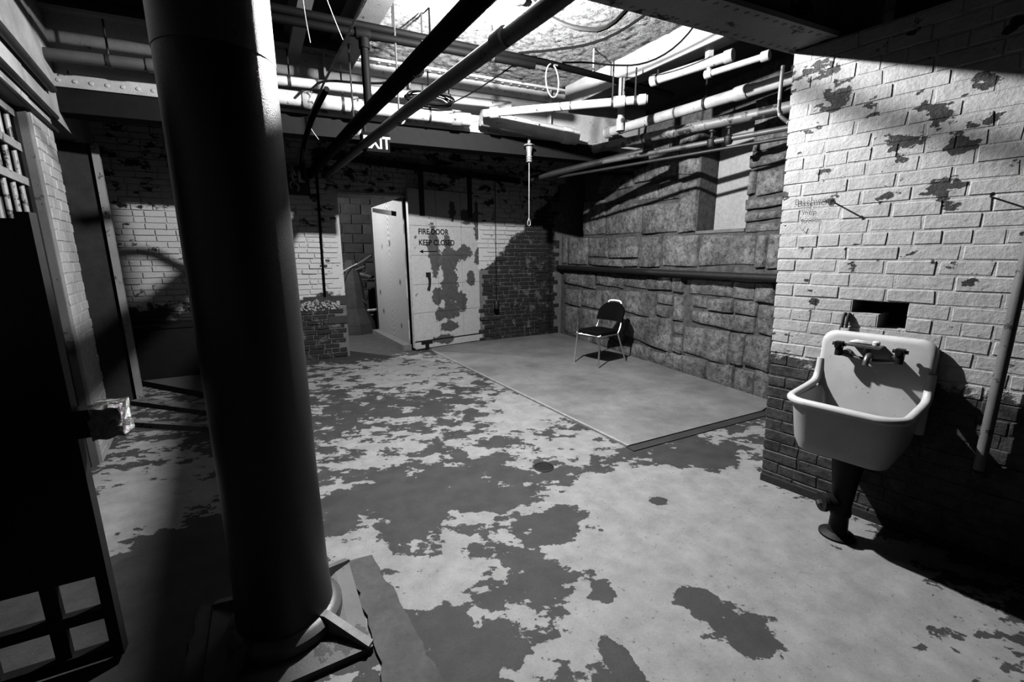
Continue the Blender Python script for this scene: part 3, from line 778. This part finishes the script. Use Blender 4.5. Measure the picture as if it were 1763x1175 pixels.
mb = MB(); mb.tube(smooth_path([(-.115, -.345, SZ+.385), (-.10, -.348, SZ+.43), (.10, -.348, SZ+.43), (.115, -.345, SZ+.385)], 2), .0125, 8); mb.build('grab_handle', plain('handle_bright', .8, .3, .6), t, True)

# ================================================================== SINK
SS = .515
t = thing('wall_sink', 'old white enamel wall sink with tall backsplash on the brick pier', 'sink', PW(SS, 0, 0), math.atan2(-pd.y, -pd.x))
# local: x = towards the pier corner (left in view), y = out of the wall, z up
HW = .255; RZ = .775
def rloop(hw, ya, yb, r, z, rb_=None):
    rb_ = rb_ or .03
    out = []
    for cx, cy, rr, a0 in ((hw-r, yb-r, r, 0), (-hw+r, yb-r, r, PI/2), (-hw+rb_, ya+rb_, rb_, PI), (hw-rb_, ya+rb_, rb_, 1.5*PI)):
        for i in range(7):
            a = a0+PI/2*i/6; out.append((cx+rr*math.cos(a), cy+rr*math.sin(a), z))
    return out
loops = [rloop(.175, .06, .43, .06, .485), rloop(.195, .05, .46, .075, .495), rloop(.215, .04, .49, .09, .55), rloop(.235, .03, .52, .10, RZ-.03),
         rloop(.245, .03, .53, .105, RZ-.01), rloop(.228, .05, .512, .095, RZ-.008), rloop(.215, .055, .50, .09, RZ-.04), rloop(.195, .06, .46, .08, .58), rloop(.165, .08, .42, .06, .55)]
n_ = len(loops[0]); vs_ = [p for l in loops for p in l]
fs = [(j*n_+i, j*n_+(i+1) % n_, (j+1)*n_+(i+1) % n_, (j+1)*n_+i) for j in range(len(loops)-1) for i in range(n_)]
fs += [tuple(range(n_-1, -1, -1)), tuple(range((len(loops)-1)*n_, len(loops)*n_))]
mb = MB(); mb.add(vs_, fs); mb.build('basin', M['enamel'], t, True)
# backsplash slab with rounded shoulders and front edge
def splash(hw, top, bot, r):
    out = [(-hw, bot), (hw, bot)]
    for cx, a0 in ((hw-r, 0), (-hw+r, PI/2)):
        for i in range(9):
            a = a0+PI/2*i/8; out.append((cx+r*math.cos(a), top-r+r*math.sin(a)))
    return out
lay = [(0, HW-.01, 1.095), (.030, HW, 1.105), (.046, HW-.004, 1.101), (.056, HW-.016, 1.089), (.058, HW-.03, 1.075)]
n_ = len(splash(.2, 1, .5, .05)); vs_ = []
for y, hw, top in lay: vs_ += [(x, y, z) for x, z in splash(hw, top, .60, .075)]
fs = [(j*n_+i, j*n_+(i+1) % n_, (j+1)*n_+(i+1) % n_, (j+1)*n_+i) for j in range(len(lay)-1) for i in range(n_)]
fs += [tuple(range(n_-1, -1, -1)), tuple(range((len(lay)-1)*n_, len(lay)*n_))]
mb = MB(); mb.add(vs_, fs); mb.build('backsplash', M['enamel'], t, True)
# rolled rim sweeping up into the backsplash
path = [(HW-.012, .045, .93), (HW-.010, .05, .86), (HW-.008, .075, .80), (HW-.006, .15, RZ+.008)]
path += [(x, y, RZ) for x, y, z in rloop(.245, .03, .53, .11, 0)[:14]]
path += [(-HW+.006, .15, RZ+.008), (-HW+.008, .075, .80), (-HW+.010, .05, .86), (-HW+.012, .045, .93)]
mb = MB(); mb.tube(smooth_path(path, 1), .021, 12); mb.build('rolled_rim', M['enamel'], t, True)
# faucet
f = MB(); f.tube(smooth_path([(.13, .10, .985), (.06, .105, .97), (-.0, .105, .965), (-.06, .105, .972), (-.11, .10, .985)], 1), .013, 10)
f.tube([(.115, .055, .99), (.115, .11, .99)], .02, 10); f.tube([(-.095, .055, .99), (-.095, .11, .99)], .02, 10)
f.tube(smooth_path([(.0, .10, .965), (.0, .12, 1.0), (.0, .16, 1.005), (.0, .185, .985), (.0, .19, .955)], 2), .014, 10)
fo = f.build('faucet', M['brass'], t, True)
for x in (.145, -.12):
    mb = MB(); mb.tube([(x, .115, .975), (x, .115, 1.035)], .019, 10); mb.tube([(x-.032, .12, 1.04), (x+.032, .12, 1.04)], .010, 8); mb.tube([(x, .09, 1.04), (x, .15, 1.04)], .010, 8); mb.box(x-.018, x+.018, .10, .14, 1.02, 1.055)
    mb.build('tap_handle', M['black_metal'], fo, True)
mb = MB(); mb.box(-.04, .105, .06, .15, 1.040, 1.052); mb.tube([(.02, .10, .975), (.02, .10, 1.04)], .016, 10); mb.build('soap_shelf', M['brass'], fo)
for x in (.13, -.02): pass
sp = MB(); sp.add([], []); 
mb = MB(); mb.tube([(.10, .11, 1.058), (.075, .11, 1.062), (.03, .105, 1.060), (.0, .10, 1.056)], [.006, .013, .012, .004], 8)
o = mb.build('soap_rag', M['soap'], None, True); wp = t.matrix_basis
o.location = t.location; o.rotation_euler = t.rotation_euler
tag(o, 'crumpled white rag lying on the faucet shelf of the sink', 'rag')
mb = MB(); mb.lathe([(.004, 1.053), (.016, 1.055), (.018, 1.072), (.012, 1.078)], (-.015, .11), 12)
o = mb.build('soap_stub', M['soap'], None, True); o.location = t.location; o.rotation_euler = t.rotation_euler
tag(o, 'small white soap stub on the faucet shelf of the sink', 'soap')
mb = MB(); mb.lathe([(.03, .551), (.032, .556), (.015, .556)], (-.0, .25), 16); mb.build('drain_strainer', M['brass'], t, True)
# trap stand under the sink
t = thing('trap_stand', 'dark cast-iron trap stand on the floor under the sink', 'drain pipe', PW(.535, .31, 0))
mb = MB(); mb.lathe([(.085, 0), (.085, .012), (.07, .022), (.05, .03), (.045, .05), (.042, .12), (.05, .135), (.05, .15), (.045, .18), (.055, .30), (.07, .42), (.075, .485)], n=24); mb.build('stand_body', M['iron'], t, True)
q = -pn*1 + pd*-.9; q = q.normalized()
mb = MB(); mb.tube([Vector((0, 0, .20))+q*.03, Vector((0, 0, .20))+q*.085, Vector((0, 0, .20))+q*.09, Vector((0, 0, .20))+q*.11], [.045, .045, .052, .050], 18); co = mb.build('cleanout_plug', M['iron'], t, True)
mb = MB(); mb.tube([Vector((0, 0, .20))+q*.11, Vector((0, 0, .20))+q*.125], .015, 4); mb.build('plug_nut', M['brass'], co)
# vertical pipe beside the sink
t = thing('wall_pipe', 'grey vertical pipe fixed to the brick pier right of the sink', 'pipe')
mb = MB(); mb.tube([PW(.985, .055, .50), PW(.985, .055, 1.71)], .022, 14); mb.tube([PW(.985, .055, 1.71), PW(.985, .055, 2.9)], .027, 14); mb.build('tube', chipped('pipe_pale', .22, .03, 11, .4, .5), t, True)
mb = MB(); mb.tube([PW(.985, .055, 1.66), PW(.985, .055, 1.73)], .030, 14); mb.build('coupling', M['pipe_grey'], t, True)
mb = MB(); mb.tube([PW(.985, .055, .50), PW(.985, .0, .45)], .024, 12); mb.build('elbow', M['pipe_grey'], t, True)
# nails in the pier
for s_, z, txt in ((.215, 1.83, 'long black nail driven into the pier beside the pencilled words'), (.83, 1.80, 'bent black spike in the pier between bare brick patches')):
    t = thing('wall_nail', txt, 'nail'); mb = MB(); mb.tube([PW(s_, -.01, z), PW(s_+.015, .07, z+.004)], .004, 8); mb.build('shank', M['black_metal'], t)
    mb = MB(); mb.tube([PW(s_+.015, .07, z+.004), PW(s_+.0155, .073, z+.0042)], .009, 10); mb.build('head', M['black_metal'], t)
# burnt pipe stubs above the sink
t = thing('pipe_stub', 'short dark forked pipe stub poking from the pier above the sink', 'pipe')
mb = MB(); mb.tube(smooth_path([PW(.345, -.02, 1.20), PW(.345, .02, 1.20), PW(.345, .025, 1.12)], 1), .008, 8); mb.tube(smooth_path([PW(.365, -.02, 1.20), PW(.365, .02, 1.20), PW(.365, .025, 1.12)], 1), .008, 8); mb.build('stub', M['iron'], t, True)
# pencilled words on the pier
t = thing('pencil_writing', 'pencilled words on the white bricks near the pier corner', 'writing', PW(0, 0, 0), PANG)
for body, s_, z, sz in (('Basement', .012, 1.835, .046), ('mop', .045, 1.785, .040), ('Broom', .04, 1.735, .038)):
    o = link('word', text_mesh(body, sz, .0002, -.0006), M['letter_faint'], t); o.location = (s_, -.0065, z); o.rotation_euler = (PI/2, 0, 0)
mb = MB(); mb.bar((.055, -.0065, 1.705), (.075, -.0065, 1.675), .0008, .0025, (0, 1, 0)); mb.bar((.085, -.0065, 1.705), (.075, -.0065, 1.675), .0008, .0025, (0, 1, 0)); mb.build('arrow_mark', M['letter_faint'], t)

# ================================================================== STONE-WALL PIPE, FLOOR DRAIN
t = thing('rail_pipe', 'thick dark pipe running level along the stone wall', 'pipe')
mb = MB(); mb.tube([(4.14, 7.30, 1.30), (4.12, 2.4, 1.30)], .040, 16); mb.build('tube', M['dark_metal'], t, True)
for y in (6.5, 5.0, 3.6):
    mb = MB(); mb.bar((4.14, y, 1.30), (4.27, y, 1.30), .03, .05); mb.build('bracket', M['black_metal'], t)
t = thing('floor_drain', 'round black cast-iron floor drain grate', 'drain', (1.39, 2.62, 0))
mb = MB(); mb.lathe([(.075, 0), (.075, .004), (.062, .006), (.060, .003)], n=28); mb.build('rim', M['iron'], t, True)
for k in range(5):
    x = -.044+.022*k; h = math.sqrt(.06**2-x*x); mb = MB(); mb.box(x-.005, x+.005, -h, h, .001, .006); mb.build('grate_bar', M['dark_metal'], t)

# ================================================================== CEILING PIPES
def run(name, label, pts, r, mat, couplings=(), hangers=(), n=14, group=None, cat='pipe', ccol=None):
    t = thing(name, label, cat, group=group)
    mb = MB(); mb.tube(pts, r, n); mb.build('tube', mat, t, True)
    a, b = Vector(pts[0]), Vector(pts[-1])
    for k, ln_, rr in couplings:
        p = a.lerp(b, k); d = (b-a).normalized()*ln_/2
        mb = MB(); mb.tube([p-d, p-d*.8, p+d*.8, p+d], [rr*.96, rr, rr, rr*.96], n); mb.build('coupling', ccol or mat, t, True)
    for k, top in hangers:
        p = a.lerp(b, k); mb = MB(); mb.tube([p+Vector((0, 0, r)), (p.x, p.y, top)], .008, 6)
        d = (b-a).normalized()*.012; mb.tube([p-d, p+d], r+.006, n); mb.build('hanger', M['dark_metal'], t, True)
    return t
run('drain_pipe', 'thick black overhead drain pipe with one thin pale ring', [(1.07, .1, 2.66), (.74, 2.06, 2.66), (.416, 4.04, 2.66), (-.04, 7.03, 2.66)], .052, M['pipe_black'],
    [(.40, .02, .056)], [(.62, 3.5)], ccol=M['pipe_dirty'])
run('drain_pipe', 'dark grey overhead drain pipe with a crusted coupling', [(1.36, .1, 2.66), (1.057, 1.97, 2.66), (.72, 3.73, 2.66), (.16, 7.05, 2.66)], .044, M['pipe_grey'],
    [(.325, .10, .052)], [(.55, 3.5)])
t = run('conduit', 'black conduit crossing the bay with a tee and drop pipe', [(-2.2, 3.93, 3.242), (1.95, 3.93, 3.242)], .030, M['pipe_black'], [(.64, .11, .042)], [(.2, 3.6), (.9, 3.5)])
mb = MB(); mb.tube([(.46, 3.93, 3.24), (.46, 3.93, 2.70)], .032, 14); mb.tube([(.46, 3.93, 3.21), (.46, 3.93, 3.14)], .042, 14); mb.build('drop_pipe', M['pipe_black'], t, True)
run('conduit', 'black conduit crossing under the plaster bay to the side beam, above its twin', [(-2.2, 3.88, 3.308), (2.09, 3.98, 3.308), (3.71, 4.06, 3.26)], .030, M['pipe_black'], (), [(.49, 3.5), (.53, 3.5)])
t = run('steam_pipe', 'long white pipe in front of the riveted girder', [(-.42, 4.84, 3.12), (-.19, 4.84, 3.125), (2.1, 4.84, 3.185)], .042, M['pipe_white'], [(.70, .10, .05)], [(.12, 3.4), (.72, 3.45)])
run('steam_pipe', 'pipe run coloured grey for the shade there, before the girder between painted pillar and column', [(-1.85, 4.84, 3.09), (-.42, 4.84, 3.12)], .044, M['pipe_grey'], [(.5, .08, .054)], [(.3, 3.4)])  # left run of the long white pipe, its shade put into the grey
t = run('steam_pipe', 'fat white pipe hanging below the long white pipe', [(-.6, 4.84, 2.985), (1.62, 4.84, 2.985)], .066, M['pipe_white'], [(.28, .09, .082), (.47, .06, .085), (.93, .10, .08)], [(.42, 3.4), (.8, 3.4)], ccol=M['pipe_dirty'])
run('steam_pipe', 'large white pipe between the fat pipe end and the side beam', [(1.75, 4.84, 3.02), (2.95, 4.80, 2.92)], .085, M['pipe_white'], [(.88, .12, .095)])
t = run('branch_pipe', 'white branch pipe slanting from the fat pipe towards the side beam', [(1.72, 4.66, 3.01), (2.30, 4.21, 3.01), (3.03, 3.65, 3.01)], .040, M['pipe_white'], [(.07, .09, .056), (.84, .11, .053), (.97, .07, .050)], [(.80, 3.4), (.93, 3.3)])
run('riser_pipe', 'short white riser with a rusty lower half behind the branch pipe', [(2.95, 3.95, 3.28), (2.95, 3.95, 2.80)], .034, M['pipe_dirty'], [(.9, .12, .045)])
t = run('slanting_pipe', 'thick white pipe slanting towards the pier with one collar', [(3.46, 4.93, 3.05), (3.72, 3.8, 3.05), (3.98, 2.55, 3.05)], .055, M['pipe_white'], [(.02, .09, .068), (.70, .12, .066)], [(.1, 3.4), (.55, 3.4)])
run('wall_pipe_run', 'mottled grey pipe under the slanting white pipe', [(3.30, 4.95, 2.85), (4.10, 2.75, 2.85)], .052, chipped('pipe_mottled', .20, .02, 9, .46, .5), [(.45, .1, .06)], [(.3, 3.0)])
t = run('wall_pipe_run', 'thin dark pipe with two valves crossing the window niche', [(3.10, 5.2, 2.65), (4.05, 2.6, 2.65)], .026, M['pipe_grey'], (), ())
for k in (.66, .72):
    p = Vector((3.10, 5.2, 2.65)).lerp(Vector((4.05, 2.6, 2.65)), k); mb = MB(); mb.lathe([(.03, p.z-.05), (.045, p.z-.02), (.045, p.z+.02), (.02, p.z+.04), (.015, p.z+.09), (.035, p.z+.095), (.035, p.z+.11)], (p.x, p.y), 12); mb.build('valve', M['iron'], t, True)
run('wall_pipe_run', 'thinnest dark pipe below the valves at the window niche', [(3.0, 5.3, 2.55), (3.98, 2.55, 2.55)], .016, M['dark_metal'])
run('wall_pipe_run', 'dim grey pipe low under the girder end before the stone wall', [(2.75, 5.6, 2.56), (3.60, 4.2, 2.72)], .04, M['dark_metal'])
run('stub_pipe', 'short chipped white pipe under the side beam with caps', [(3.10, 3.68, 3.19), (3.34, 2.98, 3.19)], .042, M['pipe_white'], [(.03, .06, .052), (.97, .07, .052)], [(.08, 3.3)])
t = run('gauge_pipe', 'thin white pipe with a stubby capped riser before the dark girder', [(3.28, 3.16, 3.10), (3.42, 2.72, 3.10)], .026, M['pipe_white'], [(0, .06, .036), (1, .06, .040)])
mb = MB(); mb.tube([(3.28, 3.16, 3.10), (3.28, 3.16, 3.27)], .018, 10); mb.tube([(3.28, 3.16, 3.20), (3.28, 3.16, 3.285)], .040, 6); mb.build('capped_riser', M['pipe_white'], t, True)
run('strap_conduit', 'bent pale conduit dropping from the dark girder to the pier corner', smooth_path([(2.86, 2.14, 2.74), (2.86, 2.14, 2.55), (2.84, 2.12, 2.44), (2.80, 2.04, 2.38), (2.745, 1.97, 2.34)], 2), .012, M['pipe_dirty'])
t = thing('hanger_strap', 'perforated pale strap hanging by the dark girder', 'strap'); mb = MB(); mb.bar((3.32, 2.6, 3.40), (3.32, 2.6, 3.10), .04, .003, (0, 1, 0)); mb.build('strap', M['pipe_white'], t)
for k in range(7):
    mb = MB(); mb.dome((3.315, 2.597, 3.14+k*.035), (-.4, -1, 0), .007, .3); mb.build('strap_hole', M['black_metal'], t)

# rods that hang the conduits
for x, y, z0, lab in ((.98, 3.90, 3.30, 'black rod holding the crossing conduit near the left drain pipe'), (2.62, 3.98, 3.31, 'thin white rod holding the crossing conduit under the plaster')):
    t = thing('hanger_rod', lab, 'rod'); mb = MB(); mb.tube([(x, y, z0), (x, y, 3.52)], .008, 6); mb.build('rod', M['cable'] if x < 2 else M['pipe_white'], t)

# ================================================================== CABLES
def cable(label, pts, r, mat, name='cable', it=2, cat='cable'):
    mb = MB(); mb.tube(smooth_path(pts, it), r, 6); return tag(mb.build(name, mat, None, True), label, cat)
cable('thick black cable sagging across the plaster bay to the dark girder', [(1.80, 3.95, 3.33), (2.05, 3.70, 3.30), (2.30, 3.40, 3.28), (2.40, 2.95, 3.30), (2.38, 2.55, 3.36), (2.33, 2.1, 3.42)], .010, M['cable'])
cable('thin black cable looping below the plaster bay beside the side beam', [(2.25, 3.95, 3.32), (2.45, 3.85, 3.32), (2.62, 3.72, 3.27), (2.80, 3.45, 3.20), (2.86, 3.1, 3.22), (2.80, 2.75, 3.34), (2.74, 2.6, 3.5)], .008, M['cable'])
cable('added black cable near the bulb that casts the shadow band on the pier', [(1.45, 3.2, 3.5), (1.50, 3.08, 3.30), (1.56, 2.92, 3.12), (1.62, 2.66, 2.95), (1.70, 2.40, 2.85), (1.74, 2.1, 3.0), (1.75, 1.98, 3.3)], .014, M['cable'])  # added cable, there to throw the shadow band on the pier
pts = [(2.12, 3.93, 3.28)]
for k in range(15):
    a = PI*.55 + 2*PI*k/14*.93; pts.append((2.12+.068*math.cos(a), 3.90+.02*math.sin(a), 3.13+.15*math.sin(a)))
pts.append((2.19, 3.93, 3.28))
cable('loop of pale stiff wire hanging from the crossing conduit', pts, .006, M['wire_pale'], 'wire_loop', 1, 'wire')
cable('black cable slung from the wire bundle to the drop pipe', [(.05, 4.6, 3.0), (.15, 4.6, 3.10), (.5, 4.55, 3.10), (.75, 4.5, 3.12), (.95, 4.3, 3.2), (1.1, 4.0, 3.26)], .010, M['cable'])
cable('thin black cable running from the coil up to the crossing conduit', [(1.35, 4.55, 3.04), (1.5, 4.4, 3.1), (1.65, 4.2, 3.18), (1.78, 3.98, 3.25)], .006, M['cable'])
pts = []
for k in range(60):
    a = 2*PI*k/14; pts.append((1.15+.24*math.cos(a)+.01*math.sin(k), 4.70+.06*math.sin(a*.7), 3.09+.055*math.sin(a)+.006*math.cos(k*1.7)))
cable('coil of black cable hung on the white pipes', pts, .007, M['cable'], 'cable_coil', 1)
cable('pale straight rod slanting down beside the column', [(.47, 2.9, 3.20), (.30, 3.4, 3.0), (.14, 3.9, 2.84), (.0, 4.45, 2.70)], .009, M['wire_pale'], 'slanting_rod', 0, 'rod')
cable('black conduit bundle tied along the slanting rod', [(.16, 3.95, 2.82), (.06, 4.3, 2.73), (-.02, 4.6, 2.62), (-.08, 4.8, 2.45), (-.08, 5.0, 2.3)], .024, M['cable'])
cable('thin pale wire drooping between joist and slanting rod', [(.08, 3.3, 3.3), (.14, 3.3, 3.24), (.22, 3.45, 3.10), (.27, 3.5, 3.0)], .003, M['wire_pale'], 'wire', 2, 'wire')
cable('short pale wire hanging from the joist by the column', [(.04, 3.6, 3.3), (.05, 3.75, 3.2), (.07, 3.88, 3.1)], .0035, M['wire_pale'], 'wire', 1, 'wire')
cable('loose pale wire end below the conduit bundle', [(.0, 4.45, 2.70), (.03, 4.5, 2.64), (.08, 4.55, 2.58)], .005, M['wire_pale'], 'wire', 1, 'wire')

# bulb with pull string hanging before the back wall
t = thing('pull_lamp', 'unlit socket lamp with a long pull string hanging under the girder', 'lamp', (2.375, 4.92, 0))
mb = MB(); mb.lathe([(.065, 2.80), (.062, 2.815), (.02, 2.83), (.015, 2.90)], n=20); mb.build('canopy', M['pipe_dirty'], t, True)
mb = MB(); mb.lathe([(.012, 2.62), (.026, 2.63), (.028, 2.72), (.04, 2.79), (.02, 2.81)], n=16); mb.build('socket', M['wire_pale'], t, True)
mb = MB(); mb.tube([(0, 0, 2.62), (0, 0, 1.98)], .005, 6); mb.tube(smooth_path([(0, 0, 1.98), (-.02, 0, 1.93), (-.015, 0, 1.89), (.015, 0, 1.89), (.02, 0, 1.93), (0, 0, 1.98)], 2), .005, 6); mb.build('pull_string', M['wire_pale'], t)
mb = MB()
for z in (2.63, 2.655, 2.68): mb.lathe([(.032, z-.008), (.036, z), (.032, z+.008)], n=14)
mb.build('cap_ring', M['wire_pale'], t, True)
mb = MB(); mb.bar((0, 0, 2.87), (0, .082, 2.87), .03, .02); mb.build('bracket', M['dark_metal'], t)

# panel of pale fittings on the back wall beside the column
t = thing('junction_panel', 'pale electrical panel with tangled wires on the back wall by the column', 'panel', BW(-.19, .06, 2.56), BA)
mb = MB(); mb.box(-.14, .14, -.03, .03, -.18, .18); mb.build('back_plate', M['concrete_dark'], t)
rj = random.Random(3)
for i in range(9):
    x = rj.uniform(-.11, .11); z = rj.uniform(-.14, .1); mb = MB(); mb.tube(smooth_path([(x, -.04, z), (x+rj.uniform(-.06, .06), -.06, z+.06), (x+rj.uniform(-.08, .08), -.04, z+.14)], 2), rj.choice((.006, .012, .016)), 6); mb.build('loose_wire', M['wire_pale'] if i % 3 else M['pane'], t, True)
mb = MB(); mb.box(.0, .08, -.06, -.03, -.02, .12); mb.build('cover', M['pane'], t, bevel=.004)
# vertical conduit on the back wall
t = thing('wall_conduit', 'black vertical conduit on the white back wall left of the doorway', 'pipe')
mb = MB(); mb.tube([BW(.06, .025, 2.9), BW(.02, .025, .95)], .017, 10); mb.build('tube', M['pipe_black'], t, True)
for z in (1.4, 2.2):
    mb = MB(); mb.bar(BW(-.01, .02, z), BW(.09, .02, z), .015, .03); mb.build('clip', M['dark_metal'], t)

# ================================================================== LEFT SIDE: steel door, barred gate, low box
t = thing('steel_door', 'black open steel plate door with lattice foot near the column', 'door', (-.83, 1.93, 0), math.radians(4))
mb = MB(); mb.box(-.95, -.03, -.012, .012, .38, 1.67); mb.build('plate', M['black_metal'], t)
mb = MB(); mb.box(-.035, 0, -.025, .025, .03, 1.69); o = mb.build('edge_stile', M['dark_metal'], t)
mb = MB(); mb.box(-.95, -.035, -.02, .02, .03, .075); mb.build('bottom_rail', M['black_metal'], t)
mb = MB(); mb.box(-.95, -.035, -.015, .015, .20, .245); mb.build('middle_rail', M['black_metal'], t)
for x in (-.17, -.36, -.55, -.74, -.93):
    mb = MB(); mb.box(x-.022, x+.022, -.012, .012, .075, .38); mb.build('lattice_bar', M['black_metal'], t)
mb = MB(); mb.box(-.16, .10, -.05, .03, .93, 1.03); lb = mb.build('lock_box', M['black_metal'], t, bevel=.008)
mb = MB()
rf = random.Random(9); bm_pts = []
mb.box(.05, .135, -.062, .045, .925, 1.035)
me = mb.mesh('foil_wrap'); bm = bmesh.new(); bm.from_mesh(me); bmesh.ops.subdivide_edges(bm, edges=bm.edges[:], cuts=4, use_grid_fill=True)
for v in bm.verts: v.co += Vector((rf.uniform(-1, 1), rf.uniform(-1, 1), rf.uniform(-1, 1)))*.007
bm.to_mesh(me); bm.free(); o = link('foil_wrap', me, M['foil'], t); o['label'] = 'crumpled shiny foil wrapped round the latch'
# barred gate inside the wall opening
t = thing('barred_gate', 'steel barred gate set inside the wall opening behind the plate door', 'gate')
for z in (2.03, 2.24, 2.45, 1.2, .3):
    mb = MB(); mb.bar(LW(-.45, -.07, z), LW(.55, -.07, z), .014, .05); mb.build('cross_bar', M['pipe_dirty'], t)
for k in range(6):
    tt = -.38+k*.172; mb = MB(); mb.tube([LW(tt, -.09, .05), LW(tt, -.09, 2.48)], .016, 10); mb.build('bar', M['pipe_dirty'], t, True)
mb = MB(); mb.bar(LW(.572, -.09, 0), LW(.572, -.09, 2.5), .05, .05); mb.build('frame_post', M['black_metal'], t)
mb = MB(); mb.bar(LW(-.475, -.09, 0), LW(-.475, -.09, 2.5), .05, .05); mb.build('frame_post', M['black_metal'], t)
# low black box with a flat top, in the alcove
t = thing('low_black_box', 'low black box against the wall under the striped light', 'box', BW(-1.65, .25, .07), BA)
mb = MB(); mb.box(-.75, .65, -.2, .2, 0, .62); mb.build('body', M['black_metal'], t)
mb = MB(); mb.box(-.77, .67, -.22, .2, .62, .66); mb.build('lid', M['black_metal'], t)

# ================================================================== LAMPS
t = thing('ceiling_bulb', 'bare bright bulb hanging under the plaster bay', 'lamp', LAMP)
mb = MB(); mb.lathe([(.015, .05), (.03, .055), (.03, .10), (.015, .12), (.006, .26)], n=16); mb.build('socket', M['black_metal'], t, True)
mb = MB(); mb.lathe([(.004, -.055), (.03, -.045), (.042, -.01), (.035, .02), (.02, .045), (.017, .06)], n=20); mb.build('bulb', M['bulb_glass'], t, True)
ld_ = bpy.data.lights.new('bulb_light', 'POINT'); ld_.energy = LAMP_W; ld_.shadow_soft_size = .03; ld_.color = (1, 1, 1)
lo = bpy.data.objects.new('bulb_light', ld_); COL.objects.link(lo); lo.location = LAMP
t = thing('ceiling_rosette', 'round porcelain lamp rosette on the bright plaster', 'fixture', (1.58, 3.46, 3.50))
mb = MB(); mb.lathe([(.06, -.0), (.055, -.03), (.03, -.05)], n=18); mb.build('rosette', M['pipe_dirty'], t, True)
t = thing('next_room_bulb', 'bulb lighting the room beyond the doorway', 'lamp', NEXT_LAMP)
mb = MB(); mb.lathe([(.015, .05), (.03, .055), (.03, .10), (.006, .12), (.006, 1.06)], n=12); mb.build('socket', M['black_metal'], t, True)
mb = MB(); mb.lathe([(.004, -.055), (.03, -.045), (.042, -.01), (.035, .02), (.02, .045), (.017, .06)], n=16); mb.build('bulb', M['bulb_glass'], t, True)
ld2 = bpy.data.lights.new('next_room_light', 'POINT'); ld2.energy = NEXT_W; ld2.shadow_soft_size = .03
lo2 = bpy.data.objects.new('next_room_light', ld2); COL.objects.link(lo2); lo2.location = NEXT_LAMP
